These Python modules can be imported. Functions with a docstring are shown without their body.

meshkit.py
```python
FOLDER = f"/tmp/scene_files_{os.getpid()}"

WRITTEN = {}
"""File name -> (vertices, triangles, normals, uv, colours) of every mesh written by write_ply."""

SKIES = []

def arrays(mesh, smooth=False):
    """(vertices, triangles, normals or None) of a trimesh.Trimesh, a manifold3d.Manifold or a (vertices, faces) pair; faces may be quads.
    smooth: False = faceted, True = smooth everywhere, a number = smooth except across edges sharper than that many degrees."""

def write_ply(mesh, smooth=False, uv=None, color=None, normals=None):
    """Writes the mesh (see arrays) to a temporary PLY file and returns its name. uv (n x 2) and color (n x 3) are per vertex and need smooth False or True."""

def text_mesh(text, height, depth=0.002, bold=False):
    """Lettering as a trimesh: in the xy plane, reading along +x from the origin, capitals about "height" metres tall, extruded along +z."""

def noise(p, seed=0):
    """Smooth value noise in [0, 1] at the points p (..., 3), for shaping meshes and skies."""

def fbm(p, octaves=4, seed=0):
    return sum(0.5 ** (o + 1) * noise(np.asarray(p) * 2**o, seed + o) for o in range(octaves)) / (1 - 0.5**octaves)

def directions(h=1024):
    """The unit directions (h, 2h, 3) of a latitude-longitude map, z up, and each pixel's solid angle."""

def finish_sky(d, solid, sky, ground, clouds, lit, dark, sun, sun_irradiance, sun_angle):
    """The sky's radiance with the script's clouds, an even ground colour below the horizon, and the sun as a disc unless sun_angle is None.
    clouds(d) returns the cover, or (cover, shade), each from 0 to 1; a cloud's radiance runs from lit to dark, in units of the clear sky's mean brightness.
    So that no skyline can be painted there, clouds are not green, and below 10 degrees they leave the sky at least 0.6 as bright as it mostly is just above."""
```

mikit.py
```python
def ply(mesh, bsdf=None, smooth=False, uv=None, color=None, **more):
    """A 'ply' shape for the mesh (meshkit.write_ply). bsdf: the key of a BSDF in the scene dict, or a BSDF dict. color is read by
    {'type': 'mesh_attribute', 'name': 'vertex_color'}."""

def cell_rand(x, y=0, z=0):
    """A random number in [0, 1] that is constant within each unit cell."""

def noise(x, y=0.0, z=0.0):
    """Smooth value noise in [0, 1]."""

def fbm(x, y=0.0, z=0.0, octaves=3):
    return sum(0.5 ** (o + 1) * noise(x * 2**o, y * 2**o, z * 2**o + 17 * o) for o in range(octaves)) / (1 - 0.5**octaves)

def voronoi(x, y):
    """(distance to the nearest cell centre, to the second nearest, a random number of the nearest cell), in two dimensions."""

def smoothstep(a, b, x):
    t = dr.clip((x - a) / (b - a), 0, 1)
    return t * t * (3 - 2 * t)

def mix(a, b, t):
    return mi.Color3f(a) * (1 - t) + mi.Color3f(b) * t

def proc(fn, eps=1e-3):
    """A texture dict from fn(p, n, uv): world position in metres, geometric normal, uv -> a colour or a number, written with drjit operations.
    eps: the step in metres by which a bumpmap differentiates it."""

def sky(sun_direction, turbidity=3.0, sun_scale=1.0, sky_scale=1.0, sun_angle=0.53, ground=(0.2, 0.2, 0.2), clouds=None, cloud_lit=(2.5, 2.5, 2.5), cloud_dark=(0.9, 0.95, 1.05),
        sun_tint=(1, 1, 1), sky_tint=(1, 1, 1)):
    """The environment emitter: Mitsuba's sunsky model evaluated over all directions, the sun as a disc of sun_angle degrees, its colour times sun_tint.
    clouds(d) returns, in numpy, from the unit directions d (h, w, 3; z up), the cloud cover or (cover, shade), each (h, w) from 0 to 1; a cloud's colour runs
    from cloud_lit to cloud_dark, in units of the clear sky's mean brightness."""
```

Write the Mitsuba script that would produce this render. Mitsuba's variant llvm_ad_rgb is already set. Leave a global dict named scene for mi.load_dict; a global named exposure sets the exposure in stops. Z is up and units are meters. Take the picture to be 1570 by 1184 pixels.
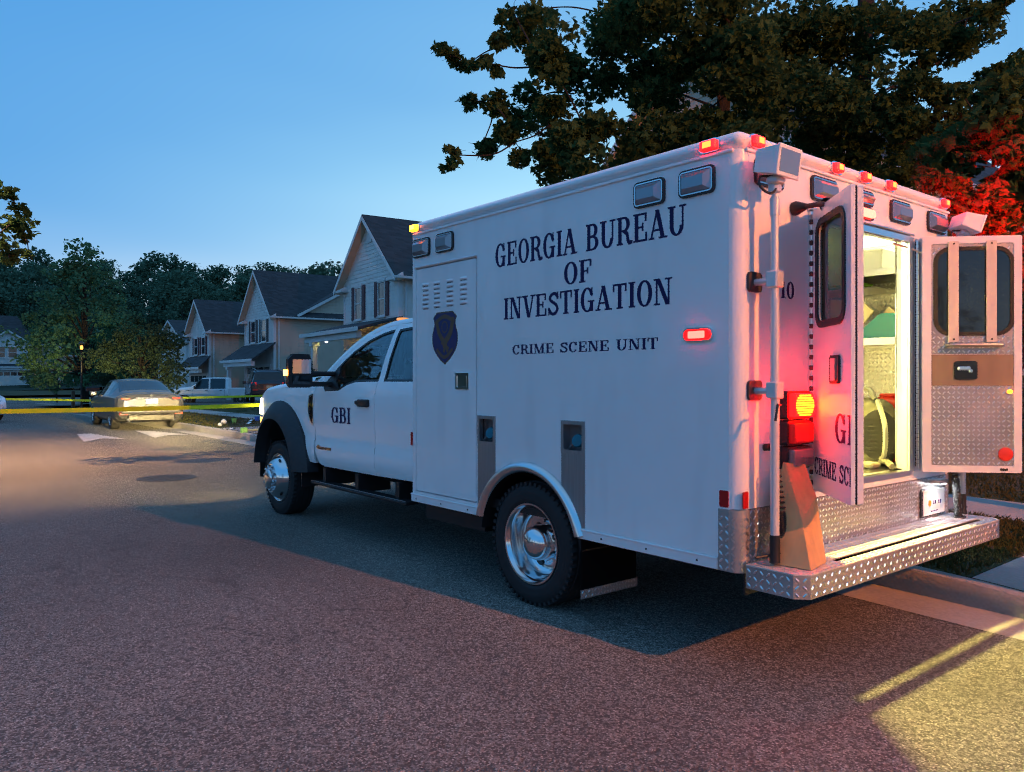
import math, numpy as np, trimesh, mitsuba as mi, drjit as dr, mikit, meshkit
from mikit import noise, fbm, voronoi, cell_rand, smoothstep, mix, proc
from shapely.geometry import Polygon, box as sbox, LineString, Point
from shapely import affinity
from shapely.ops import unary_union

PI = math.pi
T = mi.ScalarTransform4f
scene, labels = {}, {}

# ---------------------------------------------------------------- camera, sky, exposure
# world: x to the right of the parked truck, y along its nose, z up; the photographer stands at the origin
F, CX, HY, EYE = 1203.0, 785.0, 582.0, 1.42
YAW = math.radians(39.15)
SN, CS = math.sin(YAW), math.cos(YAW)
scene['camera'] = {'type': 'perspective', 'fov': math.degrees(2 * math.atan(785 / F)), 'fov_axis': 'x', 'near_clip': 0.05, 'far_clip': 1500.0,
                   'principal_point_offset_y': (592 - HY) / 1184,
                   'to_world': T().look_at(origin=[0, 0, EYE], target=[SN, CS, EYE], up=[0, 0, 1])}
exposure = 0.0
SUN_AZ, SUN_EL = math.radians(51), math.radians(5.0)      # the sun has just set ahead, to the right


def dusk(d):
    """Even twilight haze over the whole sky: palest low down and towards the afterglow, deep blue overhead."""
    el = np.degrees(np.arcsin(np.clip(d[..., 2], 0, 1)))
    az = np.degrees(np.arctan2(d[..., 0], d[..., 1]) - SUN_AZ)
    az = (az + 180) % 360 - 180
    el = np.maximum(el + 7 * (meshkit.fbm(d * [2.0, 2.0, 9.0], 3, 5) - 0.5), 0)
    pale = np.exp(-(el / 17.6) ** 1.5) * (0.08 + 0.92 * np.exp(-(az / 31.0) ** 2)) * (1 - 0.80 * np.exp(-(el / 9.0) ** 2))
    up = np.clip((el - 32) / 45, 0, 1)
    return 1 - 0.22 * np.exp(-(el / 7.0) ** 2) - 0.72 * up * up * (3 - 2 * up), np.clip(1.0 - pale, 0, 1)


scene['sky'] = mikit.sky([math.sin(SUN_AZ) * math.cos(SUN_EL), math.cos(SUN_AZ) * math.cos(SUN_EL), math.sin(SUN_EL)], turbidity=3,
                         sun_scale=0.0, sky_scale=27.5, ground=(0.05, 0.05, 0.05), clouds=dusk, cloud_lit=(0.90, 1.47, 1.46), cloud_dark=(0.074, 0.355, 0.835))
scene['sky']['sampling_weight'] = 40.0


def cam(r, d, z=0.0):
    """A point r metres right of the photographer's line of sight, d metres ahead, z up."""
    return np.array([r * CS + d * SN, -r * SN + d * CS, z])


def at(px, py, d):
    return cam((px - CX) / F * d, d, EYE + (HY - py) / F * d)


# ---------------------------------------------------------------- mesh helpers
def cat(ms):
    V, G, n = [], [], 0
    for v, f in ms:
        v, f = np.asarray(v, float), np.asarray(f, int)
        if len(v):
            V.append(v); G.append(f + n); n += len(v)
    return np.vstack(V), np.vstack(G)


def tm(m):
    return np.asarray(m.vertices, float), np.asarray(m.faces, int)


def xf(m, M):
    M = np.asarray(M, float)
    f = m[1][:, ::-1] if np.linalg.det(M[:3, :3]) < 0 else m[1]
    return m[0] @ M[:3, :3].T + M[:3, 3], f


def mv(m, d):
    return m[0] + np.asarray(d, float), m[1]


def frame(O, ex, ey, n=None):
    ex, ey = np.asarray(ex, float), np.asarray(ey, float)
    M = np.eye(4)
    M[:3, 0], M[:3, 1], M[:3, 2], M[:3, 3] = ex, ey, np.cross(ex, ey) if n is None else n, O
    return M


def rotz(a, O=(0, 0, 0)):
    c, s = math.cos(a), math.sin(a)
    return frame(O, (c, s, 0), (-s, c, 0))


BF = np.array([[0, 2, 1], [0, 3, 2], [4, 5, 6], [4, 6, 7], [0, 1, 5], [0, 5, 4], [1, 2, 6], [1, 6, 5], [2, 3, 7], [2, 7, 6], [3, 0, 4], [3, 4, 7]])


def box(x0, x1, y0, y1, z0, z1):
    return np.array([[x0, y0, z0], [x1, y0, z0], [x1, y1, z0], [x0, y1, z0], [x0, y0, z1], [x1, y0, z1], [x1, y1, z1], [x0, y1, z1]], float), BF


def hull(p):
    return tm(trimesh.convex.convex_hull(np.asarray(p, float)))


def rbox(x0, x1, y0, y1, z0, z1, r=0.01, n=1):
    """Box with chamfered (n=1) or rounded (n>1) edges."""
    P = []
    d = [(1, 0, 0), (0, 1, 0), (0, 0, 1)] if n == 1 else [np.array(q) / np.linalg.norm(q) for q in np.ndindex(n + 1, n + 1, n + 1) if max(q) == n]
    for sx in (0, 1):
        for sy in (0, 1):
            for sz in (0, 1):
                c = np.array([x1 - r if sx else x0 + r, y1 - r if sy else y0 + r, z1 - r if sz else z0 + r])
                for v in d:
                    P.append(c + r * np.array(v) * np.array([1 if sx else -1, 1 if sy else -1, 1 if sz else -1]))
    return hull(P)


def basis(d):
    d = np.asarray(d, float); d = d / np.linalg.norm(d)
    a = np.cross(d, [0, 0, 1.0] if abs(d[2]) < 0.9 else [1.0, 0, 0]); a /= np.linalg.norm(a)
    return d, a, np.cross(d, a)


def lathe(prof, O=(0, 0, 0), axis=(0, 0, 1), n=32, cap=True):
    """prof: (radius, distance along axis)."""
    d, a, b = basis(axis)
    t = np.arange(n) * 2 * PI / n
    ring = np.cos(t)[:, None] * a + np.sin(t)[:, None] * b
    V = np.vstack([np.asarray(O) + d * h + ring * max(r, 1e-5) for r, h in prof])
    G = []
    for k in range(len(prof) - 1):
        i, j = np.arange(n), (np.arange(n) + 1) % n
        p, q = k * n, (k + 1) * n
        G += [np.stack([p + i, p + j, q + j], 1), np.stack([p + i, q + j, q + i], 1)]
    return V, np.vstack(G)


def cyl(p0, p1, r, n=16, r2=None):
    p0, p1 = np.asarray(p0, float), np.asarray(p1, float)
    L = np.linalg.norm(p1 - p0); r2 = r if r2 is None else r2
    return lathe([(0, 0), (r, 0), (r2, L), (0, L)], p0, p1 - p0, n)


def tube(path, r, n=8):
    p = np.asarray(path, float)
    r = np.broadcast_to(np.asarray(r, float), (len(p),))
    t = np.gradient(p, axis=0); t /= np.linalg.norm(t, axis=1, keepdims=True) + 1e-12
    a = basis(t[0])[1]
    V = []
    for k in range(len(p)):
        a = a - t[k] * (a @ t[k]); a /= np.linalg.norm(a)
        b = np.cross(t[k], a)
        ang = np.arange(n) * 2 * PI / n
        V.append(p[k] + r[k] * (np.cos(ang)[:, None] * a + np.sin(ang)[:, None] * b))
    V = np.vstack(V + [p[:1], p[-1:]])
    G, N = [], len(p)
    i, j = np.arange(n), (np.arange(n) + 1) % n
    for k in range(N - 1):
        G += [np.stack([k * n + i, k * n + j, (k + 1) * n + j], 1), np.stack([k * n + i, (k + 1) * n + j, (k + 1) * n + i], 1)]
    G += [np.stack([np.full(n, N * n), j, i], 1), np.stack([np.full(n, N * n + 1), (N - 1) * n + i, (N - 1) * n + j], 1)]
    return V, np.vstack(G)


def polys(g):
    if g.is_empty:
        return []
    return [p for p in getattr(g, 'geoms', [g]) if p.geom_type == 'Polygon' and p.area > 1e-9]


def prism(poly, depth, M=None):
    ms = [tm(trimesh.creation.extrude_polygon(p, depth, engine='earcut')) for p in polys(poly)]
    m = cat(ms)
    return m if M is None else xf(m, M)


def rr(x0, x1, y0, y1, r, q=5):
    return sbox(x0 + r, y0 + r, x1 - r, y1 - r).buffer(r, quad_segs=q)


def sheet(poly, fn, du=0.2, dv=0.2):
    """Polygon cut on a grid and mapped by fn(xy) to 3D: an open surface."""
    x0, y0, x1, y1 = poly.bounds
    ms = []
    for i in range(int(math.floor(x0 / du)), int(math.ceil(x1 / du))):
        col = poly.intersection(sbox(i * du, y0 - 1, (i + 1) * du, y1 + 1))
        if col.is_empty:
            continue
        cx0, cy0, cx1, cy1 = col.bounds
        for j in range(int(math.floor(cy0 / dv)), int(math.ceil(cy1 / dv))):
            for p in polys(col.intersection(sbox(i * du, j * dv, (i + 1) * du, (j + 1) * dv))):
                v, f = trimesh.creation.triangulate_polygon(p, engine='earcut')
                ms.append((np.c_[v, np.zeros(len(v))], f))
    v, f = cat(ms)
    e = trimesh.Trimesh(v, f, process=False)
    e.merge_vertices(digits_vertex=5)
    v, f = np.array(e.vertices), np.array(e.faces)
    a = np.cross(v[f[:, 1]] - v[f[:, 0]], v[f[:, 2]] - v[f[:, 0]])[:, 2]
    f[a < 0] = f[a < 0][:, ::-1]
    return fn(v[:, :2]), f[np.abs(a) > 1e-12]


def panel(poly, fn, inward, thick=0.025, du=0.1, dv=0.05):
    """A curved sheet-metal panel with turned-in edges: poly in plan, fn maps to 3D, inward = direction of the flange."""
    m = sheet(poly, fn, du, dv)
    out = [m]
    for p in polys(poly):
        for ring in [p.exterior, *p.interiors]:
            ring = ring.segmentize(0.06)
            c = np.array(ring.coords)
            A = fn(c); B = A + np.asarray(inward) * thick
            n = len(c) - 1
            i = np.arange(n)
            k = n + 1
            out.append((np.vstack([A, B]), np.vstack([np.stack([i, i + k, i + 1], 1), np.stack([i + 1, i + k, i + k + 1], 1)])))
    return cat(out)


def bez(*P, n=12):
    """Catmull-Rom through the points."""
    P = np.asarray(P, float)
    Q = np.vstack([2 * P[0] - P[1], P, 2 * P[-1] - P[-2]])
    out = []
    for k in range(len(P) - 1):
        a, b, c, d = Q[k:k + 4]
        t = np.linspace(0, 1, n, endpoint=False)[:, None]
        out.append(0.5 * (2 * b + (c - a) * t + (2 * a - 5 * b + 4 * c - d) * t**2 + (3 * b - a - 3 * c + d) * t**3))
    return np.vstack(out + [P[-1:]])


# ---------------------------------------------------------------- entries and labels
def num(key):
    if key not in scene and key not in labels:
        return key
    k = 1
    while f'{key}_{k:03d}' in scene or f'{key}_{k:03d}' in labels:
        k += 1
    return f'{key}_{k:03d}'


def add(key, m, bsdf, smooth=30, emit=None, kind=None, label=None, M=None, weight=1.0, **more):
    key = num(key)
    if isinstance(m, list):
        m = cat(m)
    if M is not None:
        m = xf(m, M)
    scene[key] = mikit.ply(m, bsdf, smooth, **more)
    if emit is not None:
        scene[key]['emitter'] = {'type': 'area', 'radiance': {'type': 'rgb', 'value': [float(x) for x in emit]}, 'sampling_weight': weight}
    d = {}
    if kind: d['kind'] = kind
    if label: d['label'] = label
    if d: labels[key] = d
    return key


def thing(name, label, cat_, group=None):
    key = num(name)
    labels[key] = {'label': label, 'category': cat_}
    if group: labels[key]['group'] = group
    return key


def tag(key, label, cat_, group=None, kind=None):
    labels[key] = {'label': label, 'category': cat_}
    if group: labels[key]['group'] = group
    if kind: labels[key]['kind'] = kind
    return key


# ---------------------------------------------------------------- materials
def rgb(*c):
    return {'type': 'rgb', 'value': [float(x) for x in c]}


def mat(name, color, rough=0.5, two=True, **k):
    c = color if isinstance(color, dict) else rgb(*color)
    b = {'type': 'principled', 'base_color': c, 'roughness': rough, **k}
    scene[name] = {'type': 'twosided', 'bsdf': b} if two else b


def bump(name, inner, fn, scale, eps=2e-3):
    scene[name] = {'type': 'twosided', 'bsdf': {'type': 'bumpmap', 'arbitrary': proc(fn, eps), 'scale': scale, 'bsdf': inner}}


def pr(color, rough, **k):
    return {'type': 'principled', 'base_color': color if isinstance(color, dict) else rgb(*color), 'roughness': rough, **k}


def dusty(c, amt=0.12, s=3.0):
    return proc(lambda p, n, uv: mi.Color3f(*c) * (1 - amt * fbm(p.x * s, p.y * s, p.z * s * 0.6, 3) - 0.5 * amt * smoothstep(0.52, 0.75, fbm(p.x * 7, p.y * 7, p.z * 0.9, 3))))


mat('m_paint', dusty((0.80, 0.80, 0.80), 0.11), 0.24, specular=0.5, clearcoat=1.0, clearcoat_gloss=0.97)
mat('m_cabpaint', (0.82, 0.82, 0.82), 0.22, clearcoat=1.0, clearcoat_gloss=0.96)
mat('m_chrome', (0.74, 0.75, 0.76), 0.12, metallic=1.0)
mat('m_tread', proc(lambda p, n, uv: mi.Color3f(0.68, 0.66, 0.62) * (0.6 + 0.6 * fbm(p.x * 12, p.y * 30, p.z * 20, 3))), 0.4, metallic=0.35)
mat('m_alu', proc(lambda p, n, uv: mi.Color3f(0.40, 0.39, 0.38) * (0.75 + 0.4 * noise(p.x * 9, p.y * 9, p.z * 9))), 0.34, metallic=0.6)
mat('m_alubright', (0.74, 0.74, 0.74), 0.2, metallic=1.0)
mat('m_flap', (0.004, 0.004, 0.004), 0.95, specular=0.1)
mat('m_brushed', proc(lambda p, n, uv: mi.Color3f(0.36, 0.37, 0.38) * (0.85 + 0.3 * noise(p.x * 300, p.y * 300, p.z * 4))), 0.42, metallic=0.9)
mat('m_black', (0.012, 0.012, 0.013), 0.45)
mat('m_blackgloss', (0.008, 0.008, 0.009), 0.12)
mat('m_flare', proc(lambda p, n, uv: mi.Color3f(0.022, 0.023, 0.026) * (0.8 + 0.4 * noise(p.x * 60, p.y * 60, p.z * 60))), 0.55)
mat('m_rubber', proc(lambda p, n, uv: mi.Color3f(0.014, 0.014, 0.015) * (0.8 + 0.5 * fbm(p.x * 14, p.y * 14, p.z * 14, 2))), 0.75)
mat('m_navy', (0.012, 0.010, 0.065), 0.6, specular=0.2)
mat('m_tan', (0.095, 0.058, 0.032), 0.5)
mat('m_shieldblue', (0.012, 0.016, 0.10), 0.4)
mat('m_pole', (0.62, 0.62, 0.63), 0.35, metallic=0.3)
mat('m_white', (0.78, 0.78, 0.76), 0.4)
mat('m_lens', (0.30, 0.30, 0.32), 0.16, metallic=0.7)
mat('m_redlens', (0.42, 0.008, 0.01), 0.2)
mat('m_redplastic', (0.62, 0.025, 0.018), 0.35)
mat('m_amberlens', (0.7, 0.22, 0.01), 0.2)
mat('m_glow', (0.1, 0.1, 0.1), 0.5)
mat('m_dark', (0.03, 0.03, 0.032), 0.6)
mat('m_kraft', proc(lambda p, n, uv: mi.Color3f(0.56, 0.33, 0.14) * (0.85 + 0.25 * fbm(p.x * 40, p.y * 40, p.z * 6, 3))), 0.8)
mat('m_interior', (0.74, 0.74, 0.68), 0.4)
mat('m_teal', (0.0, 0.12, 0.17), 0.4)
mat('m_tealedge', (0.05, 0.5, 0.45), 0.35)
mat('m_brownpanel', proc(lambda p, n, uv: mi.Color3f(0.24, 0.18, 0.125) * (0.8 + 0.4 * fbm(p.x * 20, p.y * 20, p.z * 4, 3))), 0.4)
mat('m_canvas', proc(lambda p, n, uv: mi.Color3f(0.17, 0.16, 0.10) * (0.7 + 0.6 * fbm(p.x * 25, p.y * 25, p.z * 25, 3))), 0.9)
mat('m_mesh', (0.05, 0.05, 0.045), 0.9)
mat('m_paper', (0.66, 0.5, 0.28), 0.8)
scene['m_glass'] = {'type': 'thindielectric', 'int_ior': 1.5}
scene['m_tint'] = {'type': 'thindielectric', 'int_ior': 1.55, 'specular_transmittance': {'type': 'rgb', 'value': [0.13, 0.16, 0.16]}}
mat('m_darkglass', (0.006, 0.007, 0.008), 0.04, specular=0.8)

# asphalt: pale and dark stones in tar
def grit(p):
    return 0.46 * noise(p.x * 118, p.y * 118, 1.0) + 0.26 * noise(p.x * 61, p.y * 61, 5.0) + 0.28 * noise(p.x * 230, p.y * 230, 9.0)


def asphalt(p, n, uv):
    big = fbm(p.x * 0.45, p.y * 0.45, 0, 3)
    lane = p.x - 0.093 * p.y                                  # wheel paths run along the street, worn smoother and darker
    track = smoothstep(0.55, 0.1, dr.abs(lane - 3.9)) + smoothstep(0.5, 0.1, dr.abs(lane - 2.1)) + smoothstep(0.5, 0.1, dr.abs(lane + 0.6))
    a, b, r = voronoi(p.x * 88, p.y * 88)
    stone = smoothstep(0.50, 0.18, a) * smoothstep(0.55, 1.0, r)
    v = (0.056 + 0.125 * smoothstep(0.30, 0.84, grit(p)) + 0.20 * stone) * (0.62 + 0.76 * big) * (1 - 0.10 * track)
    crack = smoothstep(0.012, 0.004, dr.abs(fbm(p.x * 0.8 + 3, p.y * 0.8, 2, 4) - 0.5)) * smoothstep(0.5, 0.62, fbm(p.x * 0.2, p.y * 0.2, 7, 2))
    return mi.Color3f(v * 1.12, v * 1.06, v * 0.93) * (1 - 0.22 * crack)


bump('m_asphalt', pr(proc(asphalt), 0.75, specular=0.3), lambda p, n, uv: grit(p), 0.009, 3e-3)


def concrete_c(p, n, uv):
    v = 0.30 * (0.7 + 0.35 * fbm(p.x * 2.2, p.y * 2.2, p.z * 2, 4) + 0.2 * noise(p.x * 70, p.y * 70, p.z * 70))
    stain = smoothstep(0.55, 0.75, fbm(p.x * 0.9 + 7, p.y * 0.9, 3, 3))
    return mi.Color3f(v, v * 0.95, v * 0.87) * (1 - 0.45 * stain)


bump('m_concrete', pr(proc(concrete_c), 0.85), lambda p, n, uv: fbm(p.x * 45, p.y * 45, p.z * 45, 2), 0.004)


def soil_c(p, n, uv):
    t = fbm(p.x * 1.3, p.y * 1.3, 0, 4)
    u = noise(p.x * 24, p.y * 24)
    return mix((0.040, 0.048, 0.018), (0.085, 0.066, 0.034), smoothstep(0.35, 0.65, t)) * (0.55 + 0.8 * u)


bump('m_lawn', pr(proc(soil_c), 0.95), lambda p, n, uv: fbm(p.x * 18, p.y * 18, 0, 3), 0.03, 4e-3)


def shingle_c(p, n, uv):
    row = dr.floor(p.z * 9.0)
    v = 0.028 + 0.022 * cell_rand(dr.floor((p.x + p.y) * 3.2 + row * 0.5), row, 3) + 0.012 * noise(p.x * 40, p.y * 40, p.z * 40)
    return mi.Color3f(v, v * 1.02, v * 1.1)


mat('m_shingle', proc(shingle_c), 0.9)
for k, c in dict(m_siding=(0.72, 0.68, 0.63), m_sidingtan=(0.54, 0.43, 0.32), m_sidinggrey=(0.64, 0.60, 0.56), m_trim=(0.66, 0.62, 0.55)).items():
    mat(k, dusty(c, 0.18, 1.7), 0.6)
mat('m_shutter', (0.07, 0.012, 0.02), 0.5)
mat('m_shutterdark', (0.02, 0.025, 0.035), 0.5)
mat('m_brick', proc(lambda p, n, uv: mix((0.22, 0.12, 0.08), (0.30, 0.2, 0.14), cell_rand(dr.floor((p.x + p.y) * 4.5), dr.floor(p.z * 13)))), 0.85)
mat('m_window', (0.012, 0.016, 0.02), 0.06, specular=0.8)
mat('m_bark', proc(lambda p, n, uv: mi.Color3f(0.022, 0.018, 0.015) * (0.5 + 0.9 * fbm(p.x * 30, p.y * 30, p.z * 5, 3))), 0.95)


def leafmat(name, lo, hi, tr=0.5):
    scene[name] = {'type': 'principledthin', 'base_color': proc(lambda p, n, uv: mix(lo, hi, noise(p.x * 6.3, p.y * 6.3, p.z * 6.3))), 'roughness': 0.45, 'diff_trans': tr, 'spec_trans': 0.0}


leafmat('m_maple', (0.028, 0.062, 0.022), (0.060, 0.110, 0.040), 0.5)
leafmat('m_leaf', (0.065, 0.155, 0.080), (0.12, 0.25, 0.12), 0.5)
leafmat('m_leafdark', (0.034, 0.060, 0.036), (0.060, 0.095, 0.055), 0.4)
leafmat('m_forest', (0.06, 0.125, 0.085), (0.115, 0.205, 0.13), 0.45)
leafmat('m_grass', (0.045, 0.058, 0.016), (0.10, 0.085, 0.035), 0.3)
# ---------------------------------------------------------------- slab-serif lettering
ST, HL, SF, SO = 0.18, 0.075, 0.065, 0.075


def _stem(x, top=1, bot=1, y0=0.0, y1=1.0):
    g = [sbox(x, y0, x + ST, y1)]
    if top: g.append(sbox(x - SO, y1 - SF, x + ST + SO, y1))
    if bot: g.append(sbox(x - SO, y0, x + ST + SO, y0 + SF))
    return unary_union(g)


def _ring(cx, cy, rx, ry, sx=ST, sy=HL):
    return affinity.scale(Point(cx, cy).buffer(1, quad_segs=12), rx, ry).difference(affinity.scale(Point(cx, cy).buffer(1, quad_segs=12), rx - sx, ry - sy))


def _slant(x0, x1, w, y0=0.0, y1=1.0):
    return Polygon([(x0, y0), (x0 + w, y0), (x1 + w, y1), (x1, y1)])


def _bowl(x, y0, y1, r):
    c = (y0 + y1) / 2
    h = (y1 - y0) / 2
    m = unary_union([_ring(x, c, r, h).intersection(sbox(x, y0 - 1, x + 9, y1 + 1)), sbox(0.15, y1 - HL, x, y1), sbox(0.15, y0, x, y0 + HL)])
    return m


def glyph(c):
    if c == 'I': return _stem(0.09), 0.36
    if c == 'E':
        g = [_stem(0.09), sbox(0.1, 1 - HL, 0.68, 1), sbox(0.1, 0, 0.7, HL), sbox(0.1, 0.47, 0.52, 0.545), sbox(0.60, 0.70, 0.69, 1), sbox(0.62, 0, 0.715, 0.32), sbox(0.45, 0.37, 0.53, 0.65)]
        return unary_union(g), 0.76
    if c == 'F':
        return unary_union([_stem(0.09), sbox(0.1, 1 - HL, 0.66, 1), sbox(0.1, 0.46, 0.5, 0.535), sbox(0.58, 0.68, 0.67, 1), sbox(0.43, 0.36, 0.51, 0.64)]), 0.70
    if c == 'T':
        return unary_union([_stem(0.29, top=0), sbox(0.03, 1 - HL, 0.73, 1), sbox(0.02, 0.68, 0.1, 1), sbox(0.66, 0.68, 0.74, 1)]), 0.78
    if c in 'OQ': return _ring(0.40, 0.5, 0.37, 0.515), 0.80
    if c in 'CG':
        o = _ring(0.40, 0.5, 0.37, 0.515).difference(Polygon([(0.42, 0.30), (1, 0.12), (1, 0.72), (0.42, 0.66)]))
        g = [o, sbox(0.63, 0.64, 0.70, 1.0)]
        if c == 'G': g += [sbox(0.56, 0.02, 0.73, 0.42), sbox(0.44, 0.40, 0.80, 0.465)]
        return unary_union(g), 0.84 if c == 'G' else 0.78
    if c == 'R':
        leg = LineString([(0.40, 0.48), (0.56, 0.38), (0.60, 0.16), (0.66, 0.04), (0.78, 0.06)]).buffer(0.07)
        return unary_union([_stem(0.09), _bowl(0.40, 0.46, 1.0, 0.30), leg]), 0.82
    if c == 'B': return unary_union([_stem(0.09), _bowl(0.40, 0.49, 1.0, 0.28), _bowl(0.40, 0.0, 0.55, 0.33)]), 0.78
    if c == 'A':
        return unary_union([_slant(0.06, 0.35, 0.085), _slant(0.58, 0.30, 0.19), sbox(0.2, 0.27, 0.66, 0.34), sbox(-0.02, 0, 0.26, SF), sbox(0.48, 0, 0.88, SF)]), 0.86
    if c == 'V':
        return unary_union([_slant(0.32, 0.06, 0.19), _slant(0.42, 0.66, 0.085), sbox(-0.04, 1 - SF, 0.36, 1), sbox(0.54, 1 - SF, 0.84, 1)]), 0.82
    if c == 'N':
        return unary_union([sbox(0.10, 0, 0.18, 1), sbox(0.66, 0, 0.74, 1), _slant(0.56, 0.10, 0.19), sbox(0, 0, 0.30, SF), sbox(0.52, 1 - SF, 0.86, 1), sbox(0.0, 1 - SF, 0.2, 1)]), 0.88
    if c == 'U':
        b = _ring(0.41, 0.33, 0.32, 0.345).intersection(sbox(0, -1, 1, 0.33))
        return unary_union([b, sbox(0.09, 0.33, 0.27, 1), sbox(0.65, 0.33, 0.73, 1), sbox(0, 1 - SF, 0.36, 1), sbox(0.53, 1 - SF, 0.85, 1)]), 0.86
    if c == 'M':
        return unary_union([sbox(0.12, 0, 0.19, 1), sbox(0.76, 0, 0.94, 1), _slant(0.44, 0.12, 0.17), _slant(0.46, 0.80, 0.07), sbox(0, 0, 0.3, SF), sbox(0.66, 0, 1.04, SF), sbox(0, 1 - SF, 0.2, 1), sbox(0.86, 1 - SF, 1.04, 1)]), 1.08
    if c == 'S':
        p = bez((0.62, 0.76), (0.46, 0.93), (0.22, 0.88), (0.14, 0.70), (0.30, 0.57), (0.52, 0.44), (0.60, 0.26), (0.48, 0.08), (0.24, 0.07), (0.08, 0.26), n=5)
        return unary_union([LineString(p).buffer(0.07), sbox(0.58, 0.68, 0.655, 1.0), sbox(0.03, 0.0, 0.105, 0.34)]), 0.70
    if c == '1': return unary_union([_stem(0.2, top=0), Polygon([(0.2, 1), (0.2, 0.86), (0.05, 0.78), (0.05, 0.86)])]), 0.5
    if c == '0': return _ring(0.34, 0.5, 0.31, 0.515), 0.70
    return None, 0.42


def lettering(text, height, width):
    """One polygon per letter, the line scaled to the width."""
    x, out = 0.0, []
    for c in text:
        g, adv = glyph(c)
        if g is not None: out.append(affinity.translate(g, x, 0))
        x += adv + 0.05
    u = unary_union(out)
    b = u.bounds
    s = width / (b[2] - b[0])
    return [affinity.scale(affinity.translate(g, -b[0], 0), s, height, origin=(0, 0)) for g in out]


def write(parent, text, height, width, M, mat_='m_navy', depth=0.0012, part='letter'):
    for g in lettering(text, height, width):
        add(f'{parent}__{part}', prism(g, depth, M), mat_, False)


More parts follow.
